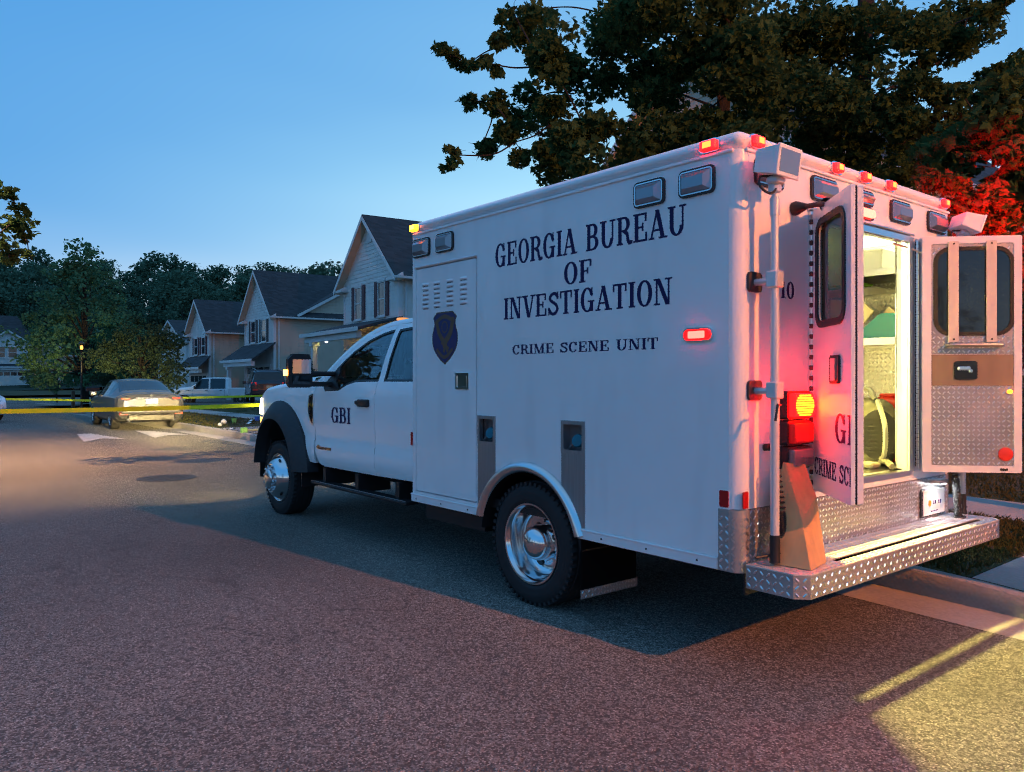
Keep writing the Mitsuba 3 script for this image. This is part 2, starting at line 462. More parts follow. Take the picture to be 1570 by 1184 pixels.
# ---------------------------------------------------------------- diamond plate: raised lozenges on a sheet
def lozenges(poly, pitch, M, h=0.003, L=0.86, w=0.30):
    """Raised bars on the sheet's own plane, every second one turned, kept inside the outline."""
    x0, y0, x1, y1 = poly.bounds
    inner = poly.buffer(-pitch * 0.35)
    base = np.array([[-.5, 0], [-.3, -.5], [.3, -.5], [.5, 0], [.3, .5], [-.3, .5]])
    tops = base * [0.62, 0.06]
    F6 = [[i, (i + 1) % 6, 6 + (i + 1) % 6] for i in range(6)] + [[i, 6 + (i + 1) % 6, 6 + i] for i in range(6)] + [[6, 7, 8], [6, 8, 9], [6, 9, 10], [6, 10, 11]]
    F6 = np.array(F6)
    V, G = [], []
    import shapely
    nx, ny = int((x1 - x0) / pitch) + 1, int((y1 - y0) / pitch) + 1
    c = np.array([(x0 + (i + 0.5) * pitch, y0 + (j + 0.5) * pitch, (i + j) % 2) for i in range(nx) for j in range(ny)])
    if not len(c): return np.zeros((0, 3)), np.zeros((0, 3), int)
    c = c[shapely.contains_xy(inner, c[:, 0], c[:, 1])]
    for x, y, k in c:
        a = PI / 4 if k else -PI / 4
        R = np.array([[math.cos(a), math.sin(a)], [-math.sin(a), math.cos(a)]])
        s = np.array([L * pitch, w * pitch])
        b, t = (base * s) @ R + [x, y], (tops * s) @ R + [x, y]
        V.append(np.vstack([np.c_[b, np.full(6, 1e-4)], np.c_[t, np.full(6, h)]]))
        G.append(F6 + 12 * len(G))
    return xf((np.vstack(V), np.vstack(G)), M) if V else (np.zeros((0, 3)), np.zeros((0, 3), int))


def diamond(key, poly, thick, M, pitch=0.032, mat_='m_alu', label=None, h=0.003):
    """A sheet of thickness thick standing on M's plane, and its lozenges."""
    top = M @ frame((0, 0, thick), (1, 0, 0), (0, 1, 0))
    k = add(key, prism(poly, thick, M), mat_, False, label=label)
    add(k + '__raised_pattern', lozenges(poly, pitch, top, h), 'm_alubright', False, kind='stuff')
    return k
# ---------------------------------------------------------------- the white crime scene truck
XL, XR, YR, YF = 3.178, 5.532, 2.193, 5.127     # box sides, rear, front
XM = (XL + XR) / 2
ZB, ZT = 0.497, 2.60
SIDE = frame((XL, 0, 0), (0, -1, 0), (0, 0, 1))            # u = -Y, v = z, proud of the left side
SIDER = frame((XR, 0, 0), (0, 1, 0), (0, 0, 1))
REAR = frame((0, YR, 0), (1, 0, 0), (0, 0, 1))             # u = X, v = z, proud of the rear
TR = thing('crime_scene_truck', 'big white boxy investigation truck with blue lettering and open rear doors, parked at the kerb', 'truck')
P = TR + '__'
OX0, OX1, OZ0, OZ1 = 3.80, 4.91, 0.865, 2.27              # rear doorway
AY, AZ, AR = 3.76, 0.385, 0.488                           # rear axle, arch radius


def side_pt(fn_x):
    return lambda q: np.c_[np.full(len(q), fn_x), q[:, 0], q[:, 1]]


# side skins with wheel arch and door recess cut out, corner posts, roof
arch = Point(AY, 0.372).buffer(AR, quad_segs=24)
skin = sbox(YR + 0.06, ZB + 0.062, YF - 0.03, 2.515)
door_hole = sbox(4.283, 0.580, 5.052, 2.252)
intakes = [sbox(4.080, 0.990, 4.262, 1.172), sbox(3.243, 0.990, 3.430, 1.172)]
left = skin.difference(unary_union([arch, door_hole, *intakes]))
add(P + 'box_side', prism(left, 0.03, frame((XL, 0, 0), (0, 1, 0), (0, 0, 1))), 'm_paint', False, label='white box side with blue lettering facing the street')
right = skin.difference(arch)
add(P + 'box_side', prism(right, 0.03, frame((XR - 0.03, 0, 0), (0, 1, 0), (0, 0, 1))), 'm_paint', False)
R = 0.065


def corner(x, y, sx, sy, z0, z1):
    a = np.linspace(0, PI / 2, 9)
    cx, cy = x - sx * R, y - sy * R
    pts = [(cx + sx * R * math.cos(t), cy + sy * R * math.sin(t)) for t in a] + [(cx - sx * 0.004, cy + sy * R * 0.6), (cx - sx * 0.004, cy - sy * 0.004), (cx + sx * R * 0.6, cy - sy * 0.004)]
    return prism(Polygon(pts), z1 - z0, frame((0, 0, z0), (1, 0, 0), (0, 1, 0)))


for sx, x in ((-1, XL), (1, XR)):
    add(P + 'corner_post', corner(x - sx * 0.001, YR + 0.001, sx, -1, 0.80, 2.52), 'm_paint', 40)
    add(P + 'corner_post', corner(x - sx * 0.001, YF - 0.001, sx, 1, ZB + 0.06, 2.52), 'm_paint', 40)
# roof cap: rounded slab with a small drip lip
add(P + 'roof_cap', rbox(XL - 0.004, XR + 0.004, YR - 0.004, YF + 0.004, 2.522, 2.612, 0.055, 4), 'm_paint', 60)
for s in ((XL - 0.011, XL + 0.002, YR + 0.04, YF - 0.04), (XR - 0.002, XR + 0.011, YR + 0.04, YF - 0.04), (XL + 0.04, XR - 0.04, YR - 0.011, YR + 0.002)):
    add(P + 'drip_rail', rbox(*s, 2.507, 2.523, 0.003), 'm_paint', False)
add(P + 'front_wall', box(XL + 0.05, XR - 0.05, YF - 0.03, YF - 0.002, ZB + 0.06, 2.53), 'm_paint', False)
# bottom rails left (in two lengths) and right
for x0, x1, fx in ((XL - 0.004, XL + 0.05, XL - 0.004), (XR - 0.05, XR + 0.004, XR + 0.004)):
    for y0, y1 in ((YR + 0.13, 3.30), (4.262, YF - 0.012)):
        k = add(P + 'bottom_rail', [rbox(x0, x1, y0, y1, ZB, ZB + 0.058, 0.004), rbox(x0 - (0.006 if fx < 4 else -0.0), x1 + (0.006 if fx > 4 else 0.0), y0, y1, ZB + 0.049, ZB + 0.0605, 0.003)], 'm_paint', False)
        if fx < 4:
            for yy in np.arange(y0 + 0.12, y1, 0.33):
                add(k + '__bolt', lathe([(0.006, 0), (0.006, 0.003), (0.0, 0.004)], (fx, yy, ZB + 0.026), (-1, 0, 0), 8), 'm_dark')
# compartment door
dp = rr(4.290, 5.045, 0.587, 2.245, 0.012)
cd = add(P + 'compartment_door', [prism(dp, 0.028, frame((XL - 0.001, 0, 0), (0, 1, 0), (0, 0, 1)))], 'm_paint', False, label='tall louvred compartment door with shield emblem')
add(P + 'door_recess', box(XL + 0.032, XL + 0.04, 4.25, 5.08, 0.55, 2.28), 'm_black', False)
add(P + 'drip_rail', rbox(XL - 0.016, XL - 0.0005, 4.275, 5.06, 2.256, 2.268, 0.003), 'm_paint', False)
for j, yc in enumerate((4.915, 4.765, 4.60, 4.435)):
    for k in range(6):
        zc = 2.112 - 0.0335 * k
        a = np.linspace(0, PI, 7)
        prof = [(0, 0)] + [(-0.012 * math.sin(t) - 0.001, 0.018 * (1 - math.cos(t)) / 2) for t in a]
        e = np.linspace(-1, 1, 7)
        rows = []
        for u in e:
            s = math.sqrt(max(0, 1 - abs(u) ** 4))
            rows.append([(XL - 0.001 - 0.0005 - 0.020 * s * math.sin(t) ** 0.8 * (1 - t / PI * 0.55), yc + u * 0.043, zc + 0.022 * (t / PI)) for t in a[:-1]] + [(XL - 0.0012, yc + u * 0.043, zc + 0.022)])
        V = np.array(rows).reshape(-1, 3)
        n1, n2 = 7, 7
        G = []
        for i in range(n1 - 1):
            for q in range(n2 - 1):
                b = i * n2 + q
                G += [[b, b + 1, b + n2 + 1], [b, b + n2 + 1, b + n2]]
        add(cd + '__louvre', (V, np.array(G)), 'm_paint', True)
        add(cd + '__slot', box(XL - 0.0035, XL - 0.0012, yc - 0.036, yc + 0.036, zc - 0.0045, zc - 0.0005), 'm_dark', False)
# latch of the compartment door
lk = rr(-4.525, -4.37, 1.352, 1.465, 0.008)
add(cd + '__latch', [prism(lk.difference(rr(-4.510, -4.385, 1.366, 1.451, 0.006)), 0.008, frame((XL - 0.001, 0, 0), (0, -1, 0), (0, 0, 1))), box(XL - 0.003, XL - 0.0012, 4.385, 4.510, 1.366, 1.451), rbox(XL - 0.007, XL - 0.003, 4.39, 4.45, 1.37, 1.447, 0.002)], 'm_chrome', False)
# the shield emblem: blue field, tan eagle with raised wings
sc_ = np.array([(-0.075, 1.0), (0.075, 1.0)])
half = np.vstack([[(0.0, 1.0), (0.60, 1.0), (0.90, 0.80)], bez((0.90, 0.80), (0.80, 0.55), (0.97, 0.1), (0.88, -0.35), (0.5, -0.72), (0.0, -1.0), n=6)])
SHIELD = Polygon(np.vstack([half, half[::-1][1:] * [-1, 1]]))
SM = frame((XL - 0.001, 4.665, 1.716), (0, -1, 0), (0, 0, 1))
emb = lambda g, d, z: prism(affinity.scale(g, 0.166, 0.190, origin=(0, 0)), d, SM @ frame((0, 0, z), (1, 0, 0), (0, 1, 0)))
eagle = unary_union([LineString(bez((-0.62, 0.62), (-0.42, 0.2), (-0.12, -0.1), n=6)).buffer(0.11), LineString(bez((0.62, 0.66), (0.44, 0.2), (0.08, -0.12), n=6)).buffer(0.13),
                     Point(0.02, -0.22).buffer(0.17), Point(-0.17, -0.16).buffer(0.09), Polygon([(0.05, -0.2), (0.34, -0.36), (0.22, -0.58), (0.0, -0.36)]), Polygon([(-0.05, -0.3), (0.1, -0.3), (0.0, -0.56), (-0.12, -0.5)])])
seal = Point(0.0, 0.42).buffer(0.23)
add(P + 'shield_emblem', emb(SHIELD, 0.001, 0.0), 'm_tan', False, label='blue and brown eagle shield emblem')
add(P + 'shield_emblem__field', emb(SHIELD.buffer(-0.05), 0.0008, 0.001), 'm_shieldblue', False)
add(P + 'shield_emblem__eagle', emb(eagle, 0.0008, 0.0018), 'm_tan', False)
add(P + 'shield_emblem__seal', emb(seal.difference(seal.buffer(-0.045)), 0.0007, 0.0018), 'm_tan', False)
bn = LineString(bez((-0.6, 0.66), (0, 0.82), (0.6, 0.66), n=6)).buffer(0.075, cap_style=2)
add(P + 'shield_emblem__banner', emb(bn, 0.0006, 0.0026), 'm_tan', False)
bn = LineString(bez((-0.62, -0.42), (0, -0.72), (0.62, -0.42), n=6)).buffer(0.07, cap_style=2)
add(P + 'shield_emblem__banner', emb(bn, 0.0006, 0.0026), 'm_tan', False)
# lettering on the side
for txt, y0, y1, z0, h in (('GEORGIA BUREAU', 4.074, 2.512, 2.155, 0.152), ('OF', 3.413, 3.185, 1.980, 0.130), ('INVESTIGATION', 3.984, 2.602, 1.808, 0.138), ('CRIME SCENE UNIT', 3.897, 2.695, 1.580, 0.060)):
    write(TR, txt, h, y0 - y1, frame((XL - 0.0006, y0, z0), (0, -1, 0), (0, 0, 1)))


# surface-mounted flashers and scene lights
def scene_light(M, w, h, lit=None, name='scene_light', lab=None):
    k = add(P + name, prism(rr(-w / 2, w / 2, -h / 2, h / 2, 0.028), 0.012, M), 'm_black', False, label=lab)
    i0, i1 = -w / 2 + 0.016, w / 2 - 0.016
    j0, j1 = -h / 2 + 0.016, h / 2 - 0.016
    b = [(i0, j0), (i1, j0), (i1, j1), (i0, j1)]
    t = [(i0 + 0.03, j0 + 0.022), (i1 - 0.03, j0 + 0.022), (i1 - 0.03, j1 - 0.03), (i0 + 0.03, j1 - 0.03)]
    V = np.array([(*q, 0.012) for q in b] + [(*q, 0.045) for q in t])
    add(k + '__lens', xf((V, BF), M), 'm_lens', False)
    add(k + '__bezel', prism(rr(i0 - 0.006, i1 + 0.006, j0 - 0.006, j1 + 0.006, 0.02).difference(rr(i0, i1, j0, j1, 0.012)), 0.017, M), 'm_chrome', False)
    if lit is not None:
        add(k + '__lit_bulb', xf(rbox(i0 + 0.034, i1 - 0.034, j0 + 0.026, j1 - 0.034, 0.0455, 0.05, 0.002), M), 'm_glow', False, emit=lit, weight=6.0)
    return k


RED = (85.0, 0.012, 0.012)
AMB = (22.0, 3.2, 0.05)


def marker(M, lit, w=0.115, h=0.066, k=1.0, name='marker_light'):
    q = add(P + name, prism(rr(-w / 2, w / 2, -h / 2, h / 2, 0.02), 0.008, M), 'm_chrome', False)
    d = xf(rbox(-w / 2 + 0.01, w / 2 - 0.01, -h / 2 + 0.008, h / 2 - 0.008, 0.0, 0.03, 0.012, 2), M)
    add(q + '__lens', d, 'm_glow', 40, emit=[c * k for c in lit], weight=2.5)
    add(q + '__lit_bulb', xf(rbox(-w / 2 + 0.034, w / 2 - 0.030, -h / 2 + 0.020, h / 2 - 0.017, 0.0295, 0.033, 0.0015), M), 'm_glow', False, emit=(12.0, 0.80, 0.08) if lit is RED else (12, 4.5, 0.3))


LS = lambda y, z: frame((XL - 0.0005, y, z), (0, -1, 0), (0, 0, 1))
RS = lambda x, z: frame((x, YR - 0.0005, z), (1, 0, 0), (0, 0, 1))
XS = lambda y, z: frame((XR + 0.0005, y, z), (0, 1, 0), (0, 0, 1))
for y0, y1 in ((5.087, 4.846), (4.776, 4.545), (2.863, 2.639), (2.559, 2.328)):
    scene_light(LS((y0 + y1) / 2, 2.402), y0 - y1 - 0.012, 0.138)
for y in (2.44, 2.75, 4.66, 4.97):
    scene_light(XS(y, 2.391), 0.23, 0.155, (60, 0.1, 0.06) if y < 3 else None)
    if y < 3:
        scene[P + f'scene_light_beam_{int(y * 100)}'] = {'type': 'spot', 'to_world': T().look_at(origin=[XR + 0.07, y, 2.40], target=[XR + 2.0, y - 0.1, 2.75], up=[0, 0, 1]), 'cutoff_angle': 26.0, 'beam_width': 4.0, 'intensity': rgb(190, 0.5, 0.25), 'sampling_weight': 6.0}
CAPM = lambda y: frame((XL - 0.003, y, 2.562), (0, -1, 0), (0, 0, 1))
marker(CAPM(2.366), RED)
marker(CAPM(5.058), AMB, k=0.8)
for x in (3.300, 4.049, 4.357, 4.662, 5.405):
    marker(frame((x, YR - 0.003, 2.565), (1, 0, 0), (0, 0, 1)), RED, w=0.105)
for y in (2.366, 3.7, 5.0):
    marker(frame((XR + 0.003, y, 2.562), (0, 1, 0), (0, 0, 1)), RED if y < 4 else AMB)
# lit oval side light
k = add(P + 'side_marker_light', prism(rr(-0.09, 0.09, -0.036, 0.036, 0.034), 0.01, LS(2.437, 1.642)), 'm_chrome', False, label='lit oval red marker light on the box side')
add(k + '__red_lens', prism(rr(-0.078, 0.078, -0.027, 0.027, 0.026), 0.018, LS(2.437, 1.642)), 'm_redlens', False, emit=(16, 0.012, 0.012), weight=5.0)
add(k + '__lit_bulb', prism(rr(-0.05, 0.05, -0.018, 0.018, 0.006), 0.0205, LS(2.437, 1.642)), 'm_glow', False, emit=(30, 0.5, 0.35))
# rear scene lights, beacon over the doorway
for x0, x1 in ((3.285, 3.53), (3.790, 4.045), (4.667, 4.92), (5.165, 5.425)):
    scene_light(RS((x0 + x1) / 2, 2.425), x1 - x0, 0.13)
scene_light(RS(XM, 2.447), 0.20, 0.085)
k = add(P + 'flasher', prism(rr(-0.10, 0.10, -0.034, 0.034, 0.02), 0.012, RS(XM, 2.362)), 'm_black', False, label='lit red flasher above the doorway')
add(k + '__lit_bulb', prism(rr(-0.085, 0.085, -0.022, 0.022, 0.012), 0.03, RS(XM, 2.362)), 'm_glow', False, emit=(34, 0.8, 0.5))

# ---- rear wall round the doorway
rw = sbox(XL + 0.064, 0.80, XR - 0.064, 2.515).difference(sbox(OX0, OZ0, OX1, OZ1))
add(P + 'rear_wall', prism(rw, 0.03, frame((0, YR + 0.03, 0), (1, 0, 0), (0, 0, 1))), 'm_paint', False)
fr = sbox(OX0 - 0.028, OZ0 - 0.03, OX1 + 0.028, OZ1 + 0.024).difference(sbox(OX0 + 0.012, OZ0, OX1 - 0.012, OZ1 - 0.012))
add(P + 'door_frame', prism(fr, 0.014, REAR), 'm_alubright', False)
add(P + 'door_frame__jamb', prism(sbox(OX0, OZ0, OX1, OZ1).difference(sbox(OX0 + 0.016, OZ0 + 0.002, OX1 - 0.016, OZ1 - 0.016)), 0.033, frame((0, YR + 0.032, 0), (1, 0, 0), (0, 0, 1))), 'm_alubright', False)
add(P + 'drip_rail', rbox(OX0 - 0.04, OX1 + 0.03, YR - 0.03, YR - 0.001, OZ1 + 0.028, OZ1 + 0.04, 0.004), 'm_alubright', False)
# kick plates in diamond plate
diamond(P + 'kick_plate', sbox(XL + 0.066, 0.50, XR - 0.066, 0.797), 0.006, REAR @ frame((0, 0, -0.004), (1, 0, 0), (0, 1, 0)), 0.030)
for sx, x in ((-1, XL), (1, XR)):
    kp = corner(x + sx * 0.003, YR - 0.003, sx, -1, ZB + 0.001, 0.797)
    fl = rbox(min(x, x + sx * 0.004), max(x, x + sx * 0.004), YR + 0.06, YR + 0.125, ZB + 0.001, 0.797, 0.001)
    M = SIDE if sx < 0 else SIDER
    u = (-YR - 0.125, -YR - 0.01) if sx < 0 else (YR + 0.01, YR + 0.125)
    lz = lozenges(sbox(u[0], ZB, u[1], 0.797), 0.034, M @ frame((0, 0, 0.004), (1, 0, 0), (0, 1, 0)))
    lz2 = lozenges(sbox(x - 0.066 if sx > 0 else x, ZB, x if sx > 0 else x + 0.066, 0.797), 0.034, REAR @ frame((0, 0, 0.004), (1, 0, 0), (0, 1, 0)))

    def wrap(m):
        v = m[0].copy()
        c = np.array([x - sx * R, YR + R])
        out = np.maximum((v[:, :2] - c) * [sx, -1], 0)
        both = (out > 0).all(1)
        n = np.linalg.norm(out, axis=1)
        s = np.where(both, np.minimum(1, (R + 0.0052) / np.maximum(n, 1e-9)), 1)
        v[:, :2] = np.where(both[:, None], c + out * s[:, None] * [sx, -1], v[:, :2])
        return v, m[1]

    cg = add(P + 'corner_guard', [kp, fl], 'm_alu', 30, label='diamond plate corner guard')
    add(cg + '__raised_pattern', [wrap(lz), wrap(lz2)], 'm_alubright', False, kind='stuff')
# reflectors at the corner
add(P + 'reflector', prism(rr(-0.026, 0.026, -0.04, 0.04, 0.008), 0.004, LS(2.285, 0.846)), 'm_redlens', False)
add(P + 'reflector', prism(rr(-0.022, 0.022, -0.04, 0.04, 0.008), 0.004, frame((XL + 0.034, YR - 0.0015, 0.846), (1, 0, 0), (0, 0, 1))), 'm_redlens', False)
add(P + 'reflector', prism(rr(-0.012, 0.012, -0.05, 0.05, 0.004), 0.004, frame((XL - 0.001, YF - 0.02, 0.97), (0, -1, 0), (0, 0, 1))), 'm_redlens', False)

# ---- intakes: recess with a green-capped hose, stainless strip below
for y0, y1 in ((4.268, 4.074), (3.436, 3.237)):
    yc, w = (y0 + y1) / 2, y0 - y1
    f = rr(-w / 2, w / 2, -0.097, 0.097, 0.004).difference(rr(-w / 2 + 0.022, w / 2 - 0.022, -0.075, 0.075, 0.008))
    q = add(P + 'fuel_recess', prism(f, 0.006, LS(yc, 1.081)), 'm_brushed', False, label='square steel fuel recess with green cap above a steel strip')
    add(q + '__bowl', [box(XL + 0.055, XL + 0.059, yc - w / 2, yc + w / 2, 0.98, 1.18), box(XL + 0.0, XL + 0.055, yc - w / 2, yc - w / 2 + 0.012, 0.985, 1.178), box(XL, XL + 0.055, yc + w / 2 - 0.012, yc + w / 2, 0.985, 1.178), box(XL, XL + 0.055, yc - w / 2, yc + w / 2, 0.985, 0.995), box(XL, XL + 0.055, yc - w / 2, yc + w / 2, 1.17, 1.178)], 'm_lens', False)
    add(q + '__cap', lathe([(0, 0), (0.034, 0.0), (0.04, 0.03), (0.036, 0.04), (0, 0.044)], (XL + 0.045, yc - 0.015, 1.055), (-1, -0.25, 0.25), 14), 'm_teal')
    add(q + '__tube', tube(bez((XL + 0.03, yc + 0.07, 1.005), (XL + 0.025, yc + 0.04, 1.03), (XL + 0.02, yc + 0.01, 1.045)), 0.009), 'm_lens')
    strip = sbox(-y0, 0.562, -y1, 0.984)
    strip = strip.difference(affinity.scale(arch.buffer(0.045), -1, 1, origin=(0, 0)))
    add(P + 'steel_strip', prism(strip, 0.003, SIDE), 'm_brushed', False)
# ---- fenderette and wheel housing
a = np.linspace(math.radians(16), math.radians(164), 40)
prof = [(-0.012, -0.004), (0.0, -0.026), (0.022, -0.036), (0.046, -0.024), (0.055, -0.002)]
V = np.array([[(XL + dx, AY + (AR - 0.012 + dr_) * math.cos(t), 0.372 + (AR - 0.012 + dr_) * math.sin(t)) for dr_, dx in prof] for t in a]).reshape(-1, 3)
G = []
for i in range(len(a) - 1):
    for j in range(len(prof) - 1):
        b = i * len(prof) + j
        G += [[b, b + 1, b + len(prof) + 1], [b, b + len(prof) + 1, b + len(prof)]]
add(P + 'fenderette', (V, np.array(G)), 'm_alubright', True, label='polished fenderette round the rear wheel')
wh = LineString([(AY + AR * math.cos(t), 0.372 + AR * math.sin(t)) for t in np.linspace(0.1, PI - 0.1, 24)]).buffer(0.008, cap_style=2)
add(P + 'wheel_housing', [prism(wh, 0.75, frame((XL + 0.006, 0, 0), (0, 1, 0), (0, 0, 1))), box(XL + 0.75, XL + 0.76, AY - 0.5, AY + 0.5, 0.35, 0.95)], 'm_black', False)
add(P + 'wheel_housing', prism(wh, 0.75, frame((XR - 0.756, 0, 0), (0, 1, 0), (0, 0, 1))), 'm_black', False)


# ---- wheels
def wheel(name, xo, yo, sx, dish):
    """sx: -1 when the outer face looks to -x. xo = plane of the rim's outer lip."""
    O, ax = (xo, yo, AZ), (sx, 0, 0)
    k = thing_part(name)
    ty = [(0.252, -0.20), (0.29, -0.235), (0.345, -0.238), (0.372, -0.225), (0.39, -0.205), (0.392, -0.175), (0.385, -0.172), (0.385, -0.16), (0.393, -0.157), (0.394, -0.115), (0.387, -0.112), (0.387, -0.10), (0.394, -0.097), (0.392, -0.045), (0.385, -0.042), (0.384, -0.032), (0.388, -0.028), (0.380, -0.008), (0.36, 0.006), (0.335, 0.014), (0.31, 0.016), (0.30, 0.013), (0.285, 0.016), (0.268, 0.012), (0.255, 0.0), (0.252, -0.02)]
    tr = lathe([(r, h - 0.006) for r, h in ty], O, ax, 56)
    lug = []
    for q in range(52):
        t = q * 2 * PI / 52
        c, s = math.cos(t), math.sin(t)
        M = frame((xo - sx * 0.012, yo + 0.376 * c, AZ + 0.376 * s), (0, -s, c), (0, c, s))
        lug.append(xf(box(-0.010, 0.010, -0.012, 0.0125, -0.018, 0.016), M))
    add(k + '__tyre', [tr, *lug], 'm_rubber', 35)
    if dish:
        rp = [(0.250, -0.03), (0.257, -0.006), (0.254, 0.006), (0.244, 0.004), (0.236, -0.012), (0.222, -0.030), (0.217, -0.105), (0.208, -0.13), (0.19, -0.145), (0.150, -0.155), (0.118, -0.145), (0.112, -0.147), (0.112, -0.137)]
    else:
        rp = [(0.252, -0.03), (0.257, -0.004), (0.250, 0.010), (0.242, 0.008), (0.232, 0.0), (0.222, 0.016), (0.200, 0.050), (0.175, 0.078), (0.150, 0.094), (0.148, 0.086), (0.10, 0.088), (0.092, 0.094)]
    add(k + '__rim', lathe(rp, O, ax, 64), 'm_chrome', 40)
    hb = [(0.112, -0.15), (0.113, -0.07), (0.108, -0.04), (0.095, -0.012), (0.072, 0.008), (0.040, 0.020), (0, 0.024)] if dish else [(0.094, 0.09), (0.094, 0.118), (0.086, 0.132), (0.05, 0.142), (0.0, 0.143)]
    add(k + '__hub_cap', lathe(hb, O, ax, 40), 'm_chrome', 45)
    n = 10
    for q in range(n):
        t = q * 2 * PI / n + 0.2
        c, s = math.cos(t), math.sin(t)
        if dish:
            if q % 2 == 0:
                M = frame((xo + sx * -0.1435, yo + 0.165 * c, AZ + 0.165 * s), (0, -s, c), (0, c, s), (sx, 0, 0))
                add(k + '__hand_hole', prism(affinity.scale(Point(0, 0).buffer(1, quad_segs=6), 0.034, 0.021), 0.004, M @ frame((0, 0, -0.004), (1, 0, 0), (0, 1, 0))), 'm_black', False)
            add(k + '__lug_nut', lathe([(0.012, -0.005), (0.012, 0.018), (0.006, 0.026), (0, 0.027)], (xo + sx * -0.148, yo + 0.13 * c, AZ + 0.13 * s), ax, 8), 'm_chrome')
        else:
            add(k + '__lug_nut', lathe([(0.015, -0.005), (0.015, 0.025), (0.008, 0.038), (0, 0.04)], (xo + sx * 0.087, yo + 0.122 * c, AZ + 0.122 * s), ax, 8), 'm_chrome')
            if q % 3 == 0:
                M = frame((xo + sx * 0.036, yo + 0.212 * c, AZ + 0.212 * s), (0, -s, c), np.array([sx * -0.75, 0.66 * c, 0.66 * s]))
                add(k + '__hand_hole', prism(affinity.scale(Point(0, 0).buffer(1, quad_segs=6), 0.026, 0.014), 0.004, M), 'm_black', False)
    return k


def thing_part(name):
    """A part's key whose own sub-parts carry the meshes."""
    k = P + name
    if not any(q.startswith(k + '__') for q in scene): return k
    i = 1
    while any(q.startswith(f'{k}_{i:03d}__') for q in scene): i += 1
    return f'{k}_{i:03d}'


FY = 8.00
wheel('rear_wheel', XL + 0.035, AY, -1, True)
wheel('front_wheel', 3.335, FY, -1, False)
wheel('rear_wheel', XR - 0.035, AY, 1, True)
wheel('front_wheel', 5.375, FY, 1, False)
add(P + 'inner_tyre', [lathe([(0.25, -0.12), (0.36, -0.12), (0.39, -0.09), (0.39, 0.09), (0.36, 0.12), (0.25, 0.12)], (x, AY, AZ), (1, 0, 0), 40) for x in (XL + 0.43, XR - 0.43)], 'm_rubber')
# ---- chassis
add(P + 'chassis', [box(3.95, 4.05, 2.6, 8.6, 0.42, 0.62), box(4.65, 4.75, 2.6, 8.6, 0.42, 0.62), cyl((3.4, AY, AZ), (5.3, AY, AZ), 0.06), cyl((XM, AY, AZ - 0.17), (XM, AY, AZ + 0.17), 0.17), cyl((3.5, FY, AZ - 0.02), (5.2, FY, AZ - 0.02), 0.05),
                    box(3.30, 3.75, 4.35, 5.10, 0.36, 0.60), box(3.62, 5.09, 5.1, 7.45, 0.50, 0.60), box(XL + 0.06, XR - 0.06, YR + 0.05, YF - 0.05, 0.56, 0.62), box(4.4, 5.0, 5.2, 6.6, 0.28, 0.5), cyl((4.3, 2.7, 0.4), (4.3, 3.4, 0.4), 0.11)], 'm_black', False)
for x0, x1 in ((XL, XL + 0.47), (XR - 0.47, XR)):
    q = add(P + 'mud_flap', rbox(x0 + 0.0, x1, 3.268, 3.276, 0.15, 0.50, 0.002), 'm_flap', False)
    diamond(q + '__weight', sbox(x0 - 0.005, 0.148, x1 + 0.005, 0.200), 0.004, frame((0, 3.268, 0), (1, 0, 0), (0, 0, 1)), 0.026)

add(P + 'rear_apron', box(XL + 0.08, XR - 0.08, YR + 0.03, YR + 0.04, 0.38, 0.56), 'm_black', False)
# ---- rear step bumper
BZ, BH, BY = 0.545, 0.112, 1.88
ch = [(XL + 0.025, YR - 0.012), (XL + 0.025, BY + 0.055), (XL + 0.075, BY), (XR - 0.075, BY), (XR - 0.025, BY + 0.055), (XR - 0.025, YR - 0.012)]
bp = Polygon(ch)
slot = sbox(XL + 0.42, BY + 0.062, XR - 0.15, BY + 0.100)
bm = thing_part('rear_bumper')
top = bp.difference(slot)
diamond(bm + '__tread', top, 0.006, frame((0, 0, BZ - 0.006), (1, 0, 0), (0, 1, 0)), 0.030, 'm_tread')
for (xa, ya), (xb, yb) in zip(ch[:-1], ch[1:]):
    d = np.array([xb - xa, yb - ya]); L = np.linalg.norm(d); d /= L
    M = frame((xa, ya, BZ - BH), (d[0], d[1], 0), (0, 0, 1))
    pl = sbox(0, 0, L, BH - 0.006)
    diamond(bm + '__face', pl, 0.005, M @ frame((0, 0, -0.005), (1, 0, 0), (0, 1, 0)), 0.034, h=0.004)
add(bm + '__rib', [rbox(XL + 0.3, XR - 0.15, BY + 0.155 + 0.07 * q, BY + 0.167 + 0.07 * q, BZ - 0.001, BZ + 0.005, 0.002) for q in range(2)], 'm_tread', False)
for x in (3.9, 4.6): add(bm + '__bracket', box(x, x + 0.2, BY + 0.12, YR + 0.4, BZ - 0.1, BZ - 0.03), 'm_black', False)


# ---- rear doors
def door_frame(hx, hy, ang):
    """ex runs from the hinge to the free edge, ez = up, n = outside."""
    return (hx, hy), np.array([math.cos(ang), math.sin(ang), 0.0])


DZ0, DZ1, DW, DT = 0.855, 2.292, 0.57, 0.05
exL = np.array([-0.694, -0.720, 0]); exL /= np.linalg.norm(exL)
exR = np.array([0.694, -0.720, 0]); exR /= np.linalg.norm(exR)
HL_, HR_ = np.array([3.775, 2.168, 0]), np.array([5.018, 2.176, 0])
oL = np.array([-exL[1] * -1, exL[0] * -1 * -1, 0])
oL = np.array([exL[1], -exL[0], 0])             # outside of the left door: towards -x +y
if oL[0] > 0: oL = -oL
oR = np.array([-exR[1], exR[0], 0])
if oR[0] < 0: oR = -oR
UP = np.array([0, 0, 1.0])
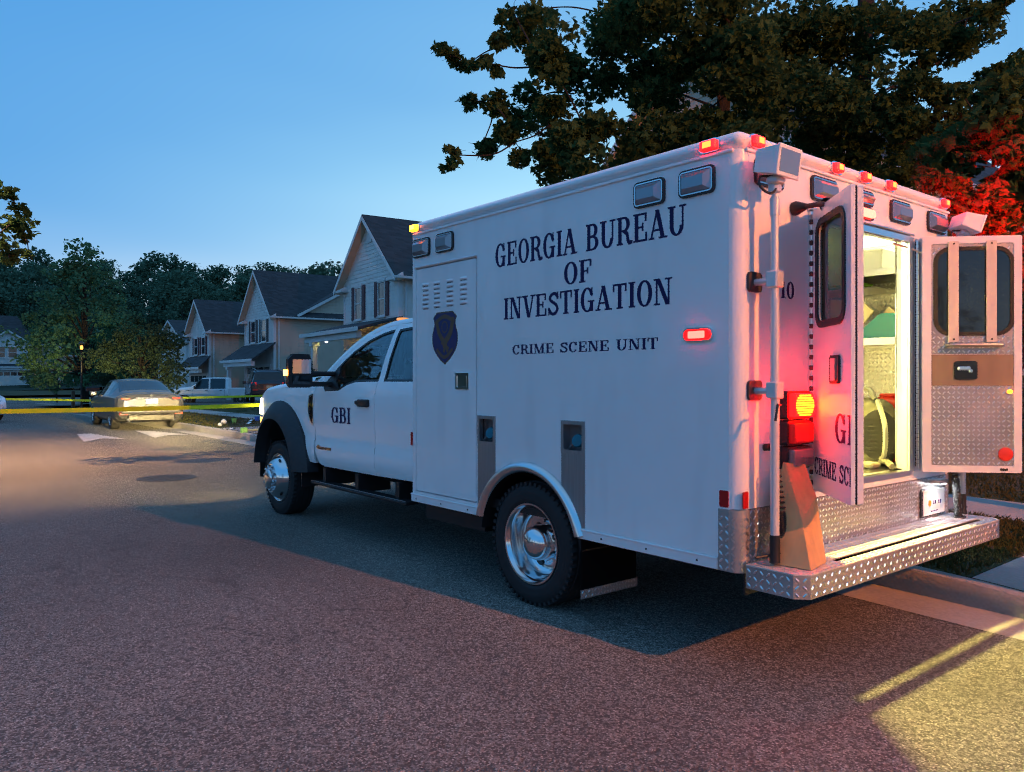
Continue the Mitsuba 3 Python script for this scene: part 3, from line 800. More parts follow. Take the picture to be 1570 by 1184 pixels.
# left door, seen on its outside: u from hinge, lettering runs with u
Lout = frame(HL_ + oL * 0.0, exL, UP, oL)
assert np.linalg.det(Lout[:3, :3]) > 0 or True
win = rr(0.075, 0.49, 1.69, 2.215, 0.07)
dpl = rr(0, DW, DZ0, DZ1, 0.01)
ld = add(P + 'left_door', prism(dpl.difference(win), 0.018, Lout @ frame((0, 0, -0.018), (1, 0, 0), (0, 1, 0))), 'm_paint', False, label='left rear door folded open, lettered, seen almost edge on')
add(ld + '__inner_skin', prism(rr(0.004, DW - 0.0, DZ0 + 0.004, DZ1 - 0.004, 0.01).difference(win), 0.026, Lout @ frame((0, 0, -0.054), (1, 0, 0), (0, 1, 0))), 'm_paint', False)
add(ld + '__seal', prism(rr(0.004, DW - 0.004, DZ0 + 0.004, DZ1 - 0.004, 0.01).difference(win), 0.010, Lout @ frame((0, 0, -0.028), (1, 0, 0), (0, 1, 0))), 'm_black', False)
add(ld + '__window_frame', prism(win.buffer(0.012).difference(win.buffer(-0.022)), 0.008, Lout), 'm_black', False)
add(ld + '__window', prism(win.buffer(-0.005), 0.004, Lout @ frame((0, 0, -0.016), (1, 0, 0), (0, 1, 0))), 'm_tint', False)
q = add(ld + '__handle', prism(rr(0.30, 0.43, 1.40, 1.535, 0.02), 0.012, Lout), 'm_black', False)
add(ld + '__handle', prism(rr(0.33, 0.40, 1.415, 1.52, 0.01), 0.006, Lout @ frame((0, 0, 0.012), (1, 0, 0), (0, 1, 0))), 'm_chrome', False)
LT = Lout @ frame((0.355, 1.125, 0.0004), (1, 0, 0), (0, 1, 0))
for g in lettering('GBI', 0.135, 0.40):
    g = g.intersection(sbox(-1, -1, 0.205, 2))
    if not g.is_empty: add(ld + '__letter', prism(g, 0.0012, LT), 'm_navy', False)
for g in lettering('CRIME SCENE UNIT', 0.085, 1.02):
    g = g.intersection(sbox(-1, -1, 0.53, 2))
    if not g.is_empty: add(ld + '__letter', prism(g, 0.0012, Lout @ frame((0.035, 0.94, 0.0004), (1, 0, 0), (0, 1, 0))), 'm_navy', False)
# right door, seen on its inside: u from the hinge, inside normal towards the camera
Rin = frame(HR_ - oR * 0.045, exR, UP, -oR)
rd = add(P + 'right_door', prism(dpl, 0.045, Rin @ frame((0, 0, -0.045), (1, 0, 0), (0, 1, 0))), 'm_paint', False, label='right rear door wide open, its diamond plate inside lit by the street lamp')
winr = rr(0.07, 0.525, 1.69, 2.225, 0.095, 8)
bor = dpl.difference(rr(0.052, 0.525, 0.895, 2.248, 0.012))
add(rd + '__border', prism(bor, 0.010, Rin), 'm_paint', False)
diamond(rd + '__upper_plate', rr(0.056, 0.540, 1.576, 2.246, 0.006).difference(winr.buffer(0.004)), 0.004, Rin, 0.0285, 'm_alu', h=0.003)
diamond(rd + '__lower_plate', rr(0.056, 0.540, 0.897, 1.378, 0.006), 0.004, Rin, 0.0285, 'm_alu', h=0.003)
add(rd + '__middle_panel', prism(rr(0.056, 0.540, 1.382, 1.572, 0.004), 0.006, Rin), 'm_brownpanel', False)
add(rd + '__window', prism(winr, 0.0035, Rin), 'm_darkglass', False)
add(rd + '__window__gasket', prism(winr.buffer(0.004).difference(winr.buffer(-0.02)), 0.009, Rin), 'm_rubber', False)
for u in (0.178, 0.395):
    s = add(rd + '__slat', prism(rr(u - 0.029, u + 0.029, 1.648, 2.262, 0.004), 0.010, Rin @ frame((0, 0, 0.0085), (1, 0, 0), (0, 1, 0))), 'm_trim', False)
    for v in (1.665, 2.245):
        add(s + '__screw', lathe([(0.006, 0), (0.006, 0.003), (0, 0.004)], (Rin @ [u, v, 0.0185, 1])[:3], -oR, 8), 'm_dark')
hp = [(0.145, 1.628, 0.0), (0.15, 1.628, 0.04), (0.18, 1.628, 0.055), (0.41, 1.628, 0.055), (0.44, 1.628, 0.04), (0.445, 1.628, 0.0)]
add(rd + '__grab_handle', tube([(Rin @ [*q, 1])[:3] for q in bez(*hp, n=6)], 0.014, 10), 'm_brushed')
q = add(rd + '__latch', prism(rr(0.185, 0.315, 1.42, 1.532, 0.016), 0.010, Rin @ frame((0, 0, 0.006), (1, 0, 0), (0, 1, 0))), 'm_blackgloss', False)
add(q + '__lever', [xf(rbox(0.197, 0.272, 1.475, 1.500, 0.012, 0.034, 0.006), Rin), xf(rbox(0.262, 0.285, 1.462, 1.482, 0.012, 0.028, 0.004), Rin)], 'm_chrome')
q = add(rd + '__amber_light', lathe([(0.018, 0), (0.018, 0.006), (0, 0.006)], (Rin @ [0.50, 1.347, 0.004, 1])[:3], -oR, 14), 'm_chrome')
add(q + '__lens', lathe([(0.012, 0), (0.012, 0.012), (0.006, 0.018), (0, 0.019)], (Rin @ [0.50, 1.347, 0.009, 1])[:3], -oR, 14), 'm_glow', emit=(14, 2.4, 0.02))
add(rd + '__red_reflector', lathe([(0.042, 0), (0.042, 0.005), (0.036, 0.008), (0, 0.009)], (Rin @ [0.478, 0.968, 0.005, 1])[:3], -oR, 24), 'm_redplastic')
add(rd + '__catch', prism(rr(0.445, 0.487, 0.868, 0.882, 0.003), 0.006, Rin @ frame((0, 0, 0.01), (1, 0, 0), (0, 1, 0))), 'm_black', False)
# piano hinges in knuckles
for X0, Y0 in ((3.776, 2.176), (4.985, 2.170)):
    for q, z in enumerate(np.arange(DZ0 + 0.02, DZ1 - 0.03, 0.027)):
        m = cyl((X0, Y0, z), (X0, Y0, z + 0.024), 0.009, 8) if q % 2 or X0 > 4 else rbox(X0 - 0.009, X0 + 0.009, Y0 - 0.010, Y0 + 0.010, z, z + 0.024, 0.003)
        add(P + 'hinge_knuckle', m, 'm_alubright' if q % 2 or X0 > 4 else 'm_dark')
add(P + 'hinge_leaf', [box(OX1 + 0.03, 4.975, YR - 0.006, YR - 0.001, DZ0, DZ1), box(4.992, 5.03, YR - 0.006, YR - 0.001, DZ0, DZ1)], 'm_alubright', False)
add(P + 'hinge_gap', box(4.99, 5.03, YR - 0.012, YR - 0.0065, DZ0 + 0.03, DZ1 - 0.02), 'm_black', False)
# door holders (rubber grabbers)
q = add(P + 'door_holder', tube([(3.63, YR - 0.01, 2.288), (3.63, YR - 0.13, 2.288), (3.655, YR - 0.16, 2.288)], 0.013, 8), 'm_dark')
for c, d in (((3.63, YR - 0.002, 2.288), (0, -1, 0)), ((3.662, YR - 0.155, 2.288), (1, -0.2, 0))):
    add(q + '__grabber', lathe([(0.034, 0), (0.036, 0.02), (0.026, 0.045), (0.016, 0.07), (0, 0.07)], c, d, 14), 'm_black')
add(P + 'check_rod', tube(bez((4.80, YR + 0.04, 2.245), (4.93, YR - 0.01, 2.22), (5.02, YR - 0.055, 2.19), n=6), 0.006, 6), 'm_alubright')

# ---- rear-left details
def tail(z0, z1, glow, lens, nm, lab):
    q = add(P + nm, prism(rr(3.495, 3.708, z0, z1, 0.018), 0.05, REAR), 'm_black', False, label=lab)
    add(q + '__lens', xf(rbox(3.508, 3.695, z0 + 0.01, z1 - 0.01, 0.03, 0.082, 0.014, 2), REAR), lens, 40, **({'emit': (95, 0.02, 0.02), 'weight': 15.0} if glow is not None else {'emit': (0.22, 0.001, 0.001)} if lens == 'm_redlens' else {}))
    if glow is not None:
        for r in range(9):
            zz = z0 + 0.022 + r * (z1 - z0 - 0.044) / 8
            w = 0.075 * math.sqrt(max(0.25, 1 - ((r - 4) / 5.2) ** 2)) * 1.1
            add(q + '__led_row', xf(rbox(3.602 - w, 3.602 + w, zz - 0.0042, zz + 0.0042, 0.0825, 0.0855, 0.001), REAR), 'm_glow', False, emit=glow)


tail(1.222, 1.362, (70, 1.5, 0.03), 'm_redlens', 'tail_light', 'lit tail light with glowing rows on the rear wall')
tail(1.092, 1.216, None, 'm_redlens', 'tail_light', 'dark red brake light below the lit tail light')
tail(0.972, 1.086, None, 'm_lens', 'tail_light', 'clear reversing light, lowest of the stack')
write(TR, '10', 0.085, 0.125, frame((3.512, YR - 0.0006, 1.828), (1, 0, 0), (0, 0, 1)))
add(P + 'plug', [cyl((3.375, YR, 1.089), (3.375, YR - 0.03, 1.092), 0.018, 10), tube([(3.375, YR - 0.03, 1.092), (3.39, YR - 0.06, 1.07), (3.42, YR - 0.06, 1.055)], 0.008, 6)], 'm_black')
# ---- light mast left, and the one to the right
for X0, sx in ((3.283, 1), (5.41, -1)):
    Y0 = YR - 0.115
    mk = thing_part('light_mast')
    add(mk + '__pole', [cyl((X0, Y0, 0.69), (X0, Y0, 1.80), 0.021, 16), cyl((X0, Y0, 1.80), (X0, Y0, 2.28), 0.0185, 16), cyl((X0, Y0, 2.19), (X0, Y0, 2.27), 0.023, 16), cyl((X0, Y0, 2.27), (X0, Y0, 2.34), 0.013, 10)], 'm_pole')
    add(mk + '__foot_sleeve', [cyl((X0, Y0, 0.56), (X0, Y0, 0.69), 0.024, 14), tube([(X0 - 0.08, Y0 + 0.05, 0.585), (X0 + 0.05, Y0 - 0.01, 0.60)], 0.006, 6)], 'm_black')
    for z in (1.885, 1.365):
        q = add(mk + '__bracket', rbox(X0 - 0.032, X0 + 0.032, Y0 - 0.03, Y0 + 0.03, z - 0.035, z + 0.045, 0.006), 'm_pole', False)
        add(q + '__arm', cyl((X0, Y0, z), (X0, YR - 0.006, z), 0.017, 12), 'm_pole')
        add(q + '__base', [prism(rr(X0 - 0.055, X0 + 0.055, z - 0.045, z + 0.05, 0.02), 0.012, REAR)], 'm_dark', False)
    add(mk + '__crank', tube([(X0, Y0 - 0.03, 1.30), (X0 - 0.055, Y0 - 0.05, 1.305), (X0 - 0.075, Y0 - 0.05, 1.23)], 0.006, 6), 'm_black')
    hd = np.array([X0 - sx * 0.01, Y0 - 0.03, 2.43 if sx > 0 else 2.41])
    yaw, pit = (0.02, 0.14) if sx > 0 else (0.9, 0.35)
    cy, sy, cp, sp = math.cos(yaw), math.sin(yaw), math.cos(pit), math.sin(pit)
    ex = np.array([cy, sy, 0]); ef = np.array([sy * cp, -cp * cy, -sp]); ez = np.cross(ex, ef) * -1
    HM = frame(hd, ex, ez, ef)
    if ez[2] < 0: HM = frame(hd, ex, -ez, ef)
    HM[:3, :3] *= np.array([0.68, 0.86, 0.8])[None, :] if sx > 0 else 0.72
    q = add(mk + '__flood_head', [xf(hull([(x * (1 - 0.16 * (zz < 0)), y * (1 - 0.22 * (zz < 0)), zz) for x in (-.135, .135) for y in (-.075, .075) for zz in (-0.10, 0.05)]), HM), xf(rbox(-0.142, 0.142, -0.082, 0.082, 0.05, 0.068, 0.004), HM)], 'm_white', False, label='white flood lamp head on the mast')
    add(q + '__lens', xf(box(-0.12, 0.12, -0.06, 0.06, 0.0675, 0.0705), HM), 'm_lens', False)
    add(mk + '__yoke', [cyl((X0, Y0, 2.30), (X0, Y0, 2.37), 0.03, 12), xf(rbox(-0.05, 0.05, -0.115, -0.075, -0.05, 0.03, 0.01), HM)], 'm_pole')
    add(mk + '__wire', tube(bez((X0 - 0.02, Y0 - 0.0, 2.37), (X0 - 0.075, Y0 + 0.03, 2.365), (X0 - 0.085, Y0 + 0.02, 2.315), (X0 - 0.045, Y0 - 0.01, 2.285), (X0 + 0.0, Y0 - 0.02, 2.33), n=6), 0.006, 6), 'm_black')
    # coil cord
    t = np.linspace(0, 1, 420)
    w = np.where(t < 0.45, 34 * t, 15.3 + (t - 0.45) * 90)
    xx = X0 + sx * (0.055 + 0.03 * t)
    rad = np.where(t < 0.45, 0.021, 0.019)
    pth = np.c_[xx + rad * np.cos(2 * PI * w * 0.5), Y0 + 0.03 - 0.04 * t + rad * np.sin(2 * PI * w * 0.5), 0.98 - 0.42 * t]
    add(mk + '__coil_cord', tube(pth, 0.0048, 5), 'm_rubber')
    add(mk + '__coil_cord__plug_ring', tube([(X0 + sx * 0.085 + 0.04 * math.cos(s), Y0 - 0.02 + 0.03 * math.sin(s), 0.553) for s in np.linspace(0, 2 * PI, 17)], 0.0055, 6), 'm_black')
# ---- licence plate with its lamp
pk = add(P + 'licence_plate', prism(rr(5.075, 5.385, 0.566, 0.722, 0.008), 0.004, REAR @ frame((0, 0, 0.016), (1, 0, 0), (0, 1, 0))), 'm_white', False, label='brightly lit white licence plate with an orange peach-like blot')
add(pk + '__print', [prism(affinity.scale(Point(5.165, 0.640).buffer(1, quad_segs=8), 0.020, 0.022), 0.0006, REAR @ frame((0, 0, 0.02), (1, 0, 0), (0, 1, 0)))], 'm_amberlens', False)
add(pk + '__print', [prism(unary_union([sbox(x, 0.628, x + 0.014, 0.652) for x in (5.215, 5.24, 5.29, 5.315)] + [sbox(5.18, 0.584, 5.28, 0.590)]), 0.0006, REAR @ frame((0, 0, 0.02), (1, 0, 0), (0, 1, 0)))], 'm_navy', False)
add(pk + '__bracket', prism(rr(5.06, 5.40, 0.555, 0.735, 0.008), 0.006, REAR @ frame((0, 0, 0.008), (1, 0, 0), (0, 1, 0))), 'm_dark', False)
q = add(P + 'plate_lamp', rbox(5.17, 5.29, YR - 0.085, YR - 0.005, 0.765, 0.79, 0.004), 'm_chrome', False)
add(q + '__lit_bulb', box(5.19, 5.27, YR - 0.08, YR - 0.045, 0.760, 0.7645), 'm_glow', False, emit=(420, 440, 440), weight=7.0)
# ---------------------------------------------------------------- cab (left side x = 3.36, mirrored about the truck's middle)
CX0 = 3.355


def cabx(z):
    """x of the cab's left skin at height z."""
    zs = [0.50, 0.58, 0.62, 0.70, 0.79, 0.805, 0.83, 1.0, 1.2, 1.30, 1.38, 1.42, 1.60, 1.80, 1.90, 1.96]
    xs = [3.44, 3.385, 3.362, 3.352, 3.350, 3.358, 3.366, 3.358, 3.355, 3.360, 3.378, 3.398, 3.455, 3.535, 3.590, 3.66]
    return np.interp(z, zs, xs)


def cabfn(sgn, off=0.0):
    def f(q):
        x = cabx(q[:, 1]) + off + 0.05 * np.clip((q[:, 0] - 8.0) / 0.75, 0, 1) ** 2
        return np.c_[x if sgn < 0 else 2 * XM - x, q[:, 0], q[:, 1]]
    return f


def both(name, poly, mat_, off=0.0, thick=0.03, smooth=35, label=None, lower=False):
    for sgn in (-1, 1):
        m = panel(poly, cabfn(sgn, off), (-sgn, 0, 0), thick)
        if sgn > 0: m = (m[0], m[1][:, ::-1])
        add(P + name, m, mat_, smooth, label=label if sgn < 0 else None)


winf = Polygon([(5.985, 1.405), (6.40, 1.400), (6.55, 1.372), (6.70, 1.318), (6.98, 1.312), (7.03, 1.36), (6.84, 1.53), (6.62, 1.675), (6.40, 1.775), (6.20, 1.83), (6.06, 1.853), (5.985, 1.856)]).buffer(0.012).buffer(-0.012)
winr_ = Polygon([(5.20, 1.41), (5.55, 1.405), (5.905, 1.405), (5.925, 1.855), (5.70, 1.868), (5.30, 1.868), (5.20, 1.85)])
cut = 6.003
doorF = Polygon([(cut, 0.585), (7.02, 0.580), (7.10, 0.60), (7.165, 0.72), (7.185, 1.0), (7.185, 1.315), (7.12, 1.40), (6.90, 1.56), (6.66, 1.715), (6.42, 1.822), (6.20, 1.88), (cut, 1.905)])
doorR = Polygon([(5.14, 0.60), (cut - 0.006, 0.585), (cut - 0.006, 1.905), (5.14, 1.915)])
both('front_door', doorF.difference(winf.buffer(0.004)), 'm_cabpaint', label='white cab door lettered in blue')
both('rear_door', doorR.difference(winr_.buffer(0.004)), 'm_cabpaint')
both('window_gasket', winf.buffer(0.006).difference(winf.buffer(-0.016)), 'm_black', 0.002, 0.012)
both('window_gasket', winr_.buffer(0.006).difference(winr_.buffer(-0.016)), 'm_black', 0.002, 0.012)
for w, nm in ((winf.difference(sbox(6.70, 1, 8, 1.36)), 'side_window'), (winr_, 'side_window')):
    for sgn in (-1, 1):
        add(P + nm, sheet(w.buffer(-0.01), cabfn(sgn, 0.012), 0.3, 0.1), 'm_tint', True)
both('pillar_trim', sbox(5.90, 1.40, 5.995, 1.86), 'm_blackgloss', 0.004, 0.01)
both('mirror_sail', Polygon([(6.68, 1.318), (6.99, 1.314), (7.03, 1.36), (6.80, 1.54), (6.78, 1.48), (6.80, 1.40)]), 'm_black', 0.001, 0.01)
add(P + 'gap_backing', box(CX0 + 0.045, 2 * XM - CX0 - 0.045, 5.13, 7.18, 0.62, 1.30), 'm_dark', False)
# fender with wheel arch
FA = affinity.scale(Point(FY, 0.40).buffer(1, quad_segs=20), 0.60, 0.68)
fend = Polygon([(7.192, 0.60), (7.30, 0.60), (8.30, 0.60), (8.52, 0.78), (8.60, 1.0), (8.60, 1.24), (8.50, 1.292), (8.2, 1.322), (7.8, 1.352), (7.40, 1.40), (7.192, 1.42)]).difference(FA)
both('fender', fend, 'm_cabpaint')
flare = affinity.scale(Point(FY, 0.40).buffer(1, quad_segs=24), 0.70, 0.795).difference(affinity.scale(Point(FY, 0.40).buffer(1, quad_segs=24), 0.535, 0.61)).intersection(sbox(6.9, 0.50, 8.72, 2))
flare = flare.difference(sbox(7.0, 0.4, 7.205, 0.56))


def flarefn(sgn):
    c = np.array([FY, 0.40])

    def f(q):
        e = np.hypot((q[:, 0] - c[0]) / 0.70, (q[:, 1] - c[1]) / 0.795)
        e0 = 0.535 / 0.70
        t = np.clip((e - e0) / (1 - e0), 0, 1)
        x = 3.235 + 0.10 * t ** 1.6 + 0.035 * np.clip((q[:, 0] - 8.2) / 0.4, 0, 1)
        return np.c_[x if sgn < 0 else 2 * XM - x, q[:, 0], q[:, 1]]
    return f


for sgn in (-1, 1):
    m = panel(flare, flarefn(sgn), (-sgn, 0, 0), 0.12, 0.05, 0.05)
    if sgn > 0: m = (m[0], m[1][:, ::-1])
    add(P + 'fender_flare', m, 'm_flare', 40, label='wide dark grey fender flare' if sgn < 0 else None)
    x = 3.37 if sgn < 0 else 2 * XM - 3.37
    x2 = 3.95 if sgn < 0 else 2 * XM - 3.95
    wl = LineString([(FY + 0.545 * math.cos(t), 0.40 + 0.62 * math.sin(t)) for t in np.linspace(-0.1, PI + 0.1, 24)]).buffer(0.008, cap_style=2)
    add(P + 'wheel_liner', prism(wl, 0.62, frame((min(x, x2) - 0.03, 0, 0), (0, 1, 0), (0, 0, 1))), 'm_black', False)
    add(P + 'wheel_liner', box(min(x2, x2 + 0.01), max(x2, x2 + 0.01), 7.2, 8.7, 0.5, 1.2), 'm_black', False)
# fender vent: chrome outline with a black fill
vent = Polygon([(7.215, 1.275), (7.305, 1.255), (7.318, 1.10), (7.262, 0.985), (7.215, 0.975)]).buffer(0.006)
both('fender_vent', vent.difference(vent.buffer(-0.016)), 'm_chrome', -0.008, 0.012)
both('fender_vent', vent.buffer(-0.012), 'm_blackgloss', -0.004, 0.008)
# hood, cowl, windshield, roof: lofts across the cab
xs = np.linspace(-1, 1, 17)


def loft(rows):
    """rows: lists of equal length of points."""
    V = np.array(rows, float); n, m = V.shape[:2]
    G = []
    for i in range(n - 1):
        for j in range(m - 1):
            b = i * m + j
            G += [[b, b + 1, b + m + 1], [b, b + m + 1, b + m]]
    return V.reshape(-1, 3), np.array(G)


def across(y, z, w, crown=0.04, ybow=0.0, edge=4):
    return [(XM + u * w, y - ybow * u * u, z - crown * abs(u) ** edge) for u in xs]


HW = XM - 3.40
hood = [across(7.36, 1.445, HW - 0.02, 0.05, 0.05), across(7.7, 1.43, HW - 0.02, 0.07, 0.06), across(8.1, 1.405, HW - 0.025, 0.08, 0.08), across(8.45, 1.365, HW - 0.05, 0.08, 0.14), across(8.66, 1.31, HW - 0.08, 0.07, 0.18), across(8.745, 1.24, HW - 0.10, 0.05, 0.2), across(8.76, 1.16, HW - 0.10, 0.03, 0.2)]
add(P + 'hood', loft(hood), 'm_cabpaint', 50)
fs = [[(3.36 + 0.05 * np.clip((y - 8.0) / .75, 0, 1) ** 2 + dx, y, zz + dz) for dx, dz in ((0, -0.0), (0.012, 0.03), (0.045, 0.045), (0.12, 0.05))] for y, zz in ((7.19, 1.405), (7.4, 1.39), (7.8, 1.345), (8.2, 1.315), (8.45, 1.29), (8.6, 1.23))]
for sgn in (-1, 1):
    m = loft(fs)
    if sgn > 0: m = (m[0] * [-1, 1, 1] + [2 * XM, 0, 0], m[1][:, ::-1])
    add(P + 'fender_top', m, 'm_cabpaint', 50)
add(P + 'cowl', loft([across(7.40, 1.44, HW - 0.01, 0.05, 0.12), across(7.28, 1.455, HW - 0.02, 0.05, 0.12)]), 'm_black', True)
W1, W2 = XM - 3.45, XM - 3.63
add(P + 'windshield', loft([across(7.34 - 0.95 * t, 1.46 + 0.445 * t, W1 + (W2 - W1) * t - 0.02, 0.03, 0.16, 2) for t in np.linspace(0, 1, 6)]), 'm_tint', True)
pil = [[(cabx(z) + dx, y + dy, z + dz) for dx, dy, dz in ((0.004, 0, 0), (0.012, 0.035, 0.028), (0.05, 0.065, 0.045), (0.10, 0.075, 0.035))] for y, z in bez((7.195, 1.35), (7.12, 1.402), (6.90, 1.562), (6.66, 1.717), (6.42, 1.824), (6.20, 1.882), (6.0, 1.906), (5.6, 1.916), (5.12, 1.917), n=4)]
for sgn in (-1, 1):
    m = loft(pil)
    if sgn < 0: m = (m[0], m[1][:, ::-1])
    else: m = (m[0] * [-1, 1, 1] + [2 * XM, 0, 0], m[1])
    add(P + 'roof_rail', m, 'm_cabpaint', 60)
roof = [across(6.42 - 0.02, 1.895, W2 + 0.01, 0.02, 0.12, 3)] + [across(y, z, XM - 3.655, 0.035, 0.05, 3) for y, z in ((6.25, 1.935), (6.0, 1.965), (5.6, 1.985), (5.12, 1.985))]
add(P + 'cab_roof', loft(roof), 'm_cabpaint', 60)
for u in (-0.62, 0, 0.62):
    add(P + 'roof_marker', rbox(XM + u - 0.05, XM + u + 0.05, 6.12, 6.20, 1.955, 1.98, 0.01), 'm_amberlens', emit=(1.1, 0.36, 0.10))
# door fittings
for sgn in (-1, 1):
    X = lambda z, o=0.0: (cabx(z) + o) if sgn < 0 else 2 * XM - cabx(z) - o
    s = -1 if sgn < 0 else 1
    xa, xb = X(1.21, 0.004), X(1.21, -0.034)
    q = add(P + 'door_handle', rbox(min(xa, xb), max(xa, xb), 6.09, 6.27, 1.178, 1.245, 0.014, 2), 'm_black', 50)
    add(q + '__lock', rbox(min(xa, xb) + 0.006, max(xa, xb) - 0.006, 6.272, 6.322, 1.195, 1.232, 0.012, 2), 'm_black', 50)
M = frame((3.3535, 6.82, 1.015), (0, -1, 0), (0, 0, 1))
write(TR, 'GBI', 0.145, 0.378, M)
# engine badge: plain bar
add(P + 'door_badge', [prism(rr(-7.11, -6.82, 0.748, 0.772, 0.006), 0.003, frame((3.349, 0, 0), (0, -1, 0), (0, 0, 1))), prism(Polygon([(-7.135, 0.762), (-7.09, 0.79), (-7.06, 0.775), (-7.10, 0.75)]), 0.004, frame((3.349, 0, 0), (0, -1, 0), (0, 0, 1)))], 'm_blackgloss', False)
# running board
for sgn in (-1, 1):
    a_, b_ = (3.31, 3.44) if sgn < 0 else (2 * XM - 3.44, 2 * XM - 3.31)
    q = add(P + 'running_board', rbox(a_, b_, 5.42, 7.18, 0.405, 0.435, 0.008), 'm_black', False)
    add(q + '__edge_strip', rbox(a_ + 0.002 if sgn < 0 else b_ - 0.012, a_ + 0.012 if sgn < 0 else b_ - 0.002, 5.43, 7.17, 0.436, 0.440, 0.001), 'm_brushed', False)
    for y in (5.6, 6.3, 6.95):
        add(q + '__bracket', box(min(a_, b_) + 0.05, max(a_, b_) + 0.25 * (-sgn) * (1 if sgn < 0 else 0) + 0.0, y, y + 0.06, 0.41, 0.57), 'm_black', False)
# mirrors
for sgn in (-1, 1):
    mx = (lambda m: m) if sgn < 0 else (lambda m: (m[0] * [-1, 1, 1] + [2 * XM, 0, 0], m[1][:, ::-1]))
    k = thing_part('mirror')
    add(k + '__housing', mx(hull([(3.055 + u * 0.118 * s_, 6.84 + d_, 1.50 + v * 0.155 * s_) for u, v in ((-1, -.8), (-.8, -1), (.8, -1), (1, -.8), (1, .55), (.72, 1), (-.6, 1), (-1, .7)) for d_, s_ in ((0, 1), (0.05, 1), (0.13, 0.72), (0.16, 0.5))])), 'm_black', 30)
    if sgn < 0:
        add(k + '__glass', xf(box(-0.084, 0.084, -0.003, 0.003, -0.065, 0.065), rotz(-0.20, (3.059, 6.818, 1.54)) @ frame((0, 0, 0), (1, 0, 0), (0, 0.99, 0.10), (0, -0.10, 0.99))), 'm_mirror', False)
        add(k + '__glass', box(2.975, 3.143, 6.832, 6.838, 1.375, 1.455), 'm_darkglass', False)
    add(k + '__turn_signal', mx(rbox(2.922, 2.945, 6.85, 6.93, 1.455, 1.51, 0.006)), 'm_glow', emit=(30, 9, 0.6) if sgn < 0 else (1, .3, .02))
    for z in (1.475, 1.375):
        add(k + '__arm', mx(rbox(3.16, 3.43, 6.86, 6.93, z - 0.022, z + 0.022, 0.01)), 'm_black', False)
mat('m_mirror', (0.9, 0.9, 0.9), 0.02, metallic=1.0)
# front end: grille, headlights, bumper
add(P + 'grille', [rbox(XM - 0.62, XM + 0.62, 8.66, 8.74, 0.78, 1.17, 0.02), *[rbox(XM - 0.58, XM + 0.58, 8.735, 8.765, z, z + 0.03, 0.008) for z in (0.86, 0.96, 1.06)]], 'm_chrome', False)
add(P + 'front_bumper', hull([(XM + u * w, y, z) for u in (-1, 1) for w, y, z in ((0.93, 8.42, 0.52), (0.93, 8.42, 0.76), (0.88, 8.64, 0.5), (0.88, 8.64, 0.77), (0.70, 8.80, 0.5), (0.70, 8.80, 0.77))]), 'm_chrome', 20)
for sgn in (-1, 1):
    X = (lambda x: x) if sgn < 0 else (lambda x: 2 * XM - x)
    q = add(P + 'headlight', hull([(X(x), y, z) for x, y, z in ((3.43, 8.50, 0.98), (3.43, 8.50, 1.235), (3.47, 8.70, 0.98), (3.48, 8.68, 1.22), (3.72, 8.76, 0.98), (3.72, 8.75, 1.18))]), 'm_lens', 20, label='lit headlight wrapped round the fender corner')
    add(q + '__lit_bulb', cyl((X(3.56), 8.735, 1.09), (X(3.54), 8.775, 1.085), 0.055, 16), 'm_glow', emit=(90, 72, 46))
    add(q + '__side_glow', hull([(X(x), y, z) for x, y, z in ((3.375, 8.604, 1.03), (3.375, 8.604, 1.215), (3.405, 8.73, 1.03), (3.41, 8.72, 1.20), (3.46, 8.62, 1.03), (3.46, 8.62, 1.19))]), 'm_glow', 20, emit=(10, 8, 4.6))
    add(q + '__turn_signal', hull([(X(x), y, z) for x, y, z in ((3.375, 8.604, 0.93), (3.375, 8.604, 1.0), (3.41, 8.72, 0.93), (3.41, 8.72, 1.0), (3.5, 8.64, 0.95))]), 'm_glow', 20, emit=(5, 1.8, 0.3))
    # the low beam itself
    d = np.array([(6.15 - X(3.62)) / 14.8, 1, -0.022]); o = np.array([X(3.62), 8.86, 1.03])
    scene[q + '_beam'] = {'type': 'spot', 'to_world': T().look_at(origin=o.tolist(), target=(o + d).tolist(), up=[0, 0, 1]), 'cutoff_angle': 8.0, 'beam_width': 2.5, 'intensity': rgb(2600, 1900, 760), 'sampling_weight': 8.0}
    scene[q + '_wide_beam'] = {'type': 'spot', 'to_world': T().look_at(origin=o.tolist(), target=(o + [-0.45 if sgn < 0 else 0.1, 1.0, -0.62]).tolist(), up=[0, 0, 1]), 'cutoff_angle': 38.0, 'beam_width': 12.0, 'intensity': rgb(26, 17, 7), 'sampling_weight': 4.0}
# cab interior
for x in (3.85, 4.86):
    q = add(P + 'seat', rbox(x - 0.25, x + 0.25, 5.95, 6.45, 0.95, 1.12, 0.05, 2), 'm_dark', 50)
    add(q + '__backrest', rbox(x - 0.24, x + 0.24, 5.82, 5.96, 1.05, 1.60, 0.05, 2), 'm_dark', 50)
    add(q + '__headrest', rbox(x - 0.14, x + 0.14, 5.82, 5.93, 1.63, 1.80, 0.04, 2), 'm_dark', 50)
add(P + 'dashboard', rbox(3.46, 5.25, 6.85, 7.25, 1.0, 1.38, 0.06, 2), 'm_dark', 50)
add(P + 'steering_wheel', [tube([(3.87 + 0.19 * math.cos(t), 6.72 + 0.06 * math.sin(t), 1.32 + 0.17 * math.sin(t)) for t in np.linspace(0, 2 * PI, 25)], 0.016, 8), cyl((3.87, 6.73, 1.32), (3.87, 6.9, 1.27), 0.05)], 'm_black')
add(P + 'dash_light', rbox(3.55, 3.565, 6.842, 6.848, 1.335, 1.35, 0.002), 'm_glow', False, emit=(0.3, 6, 1.0))
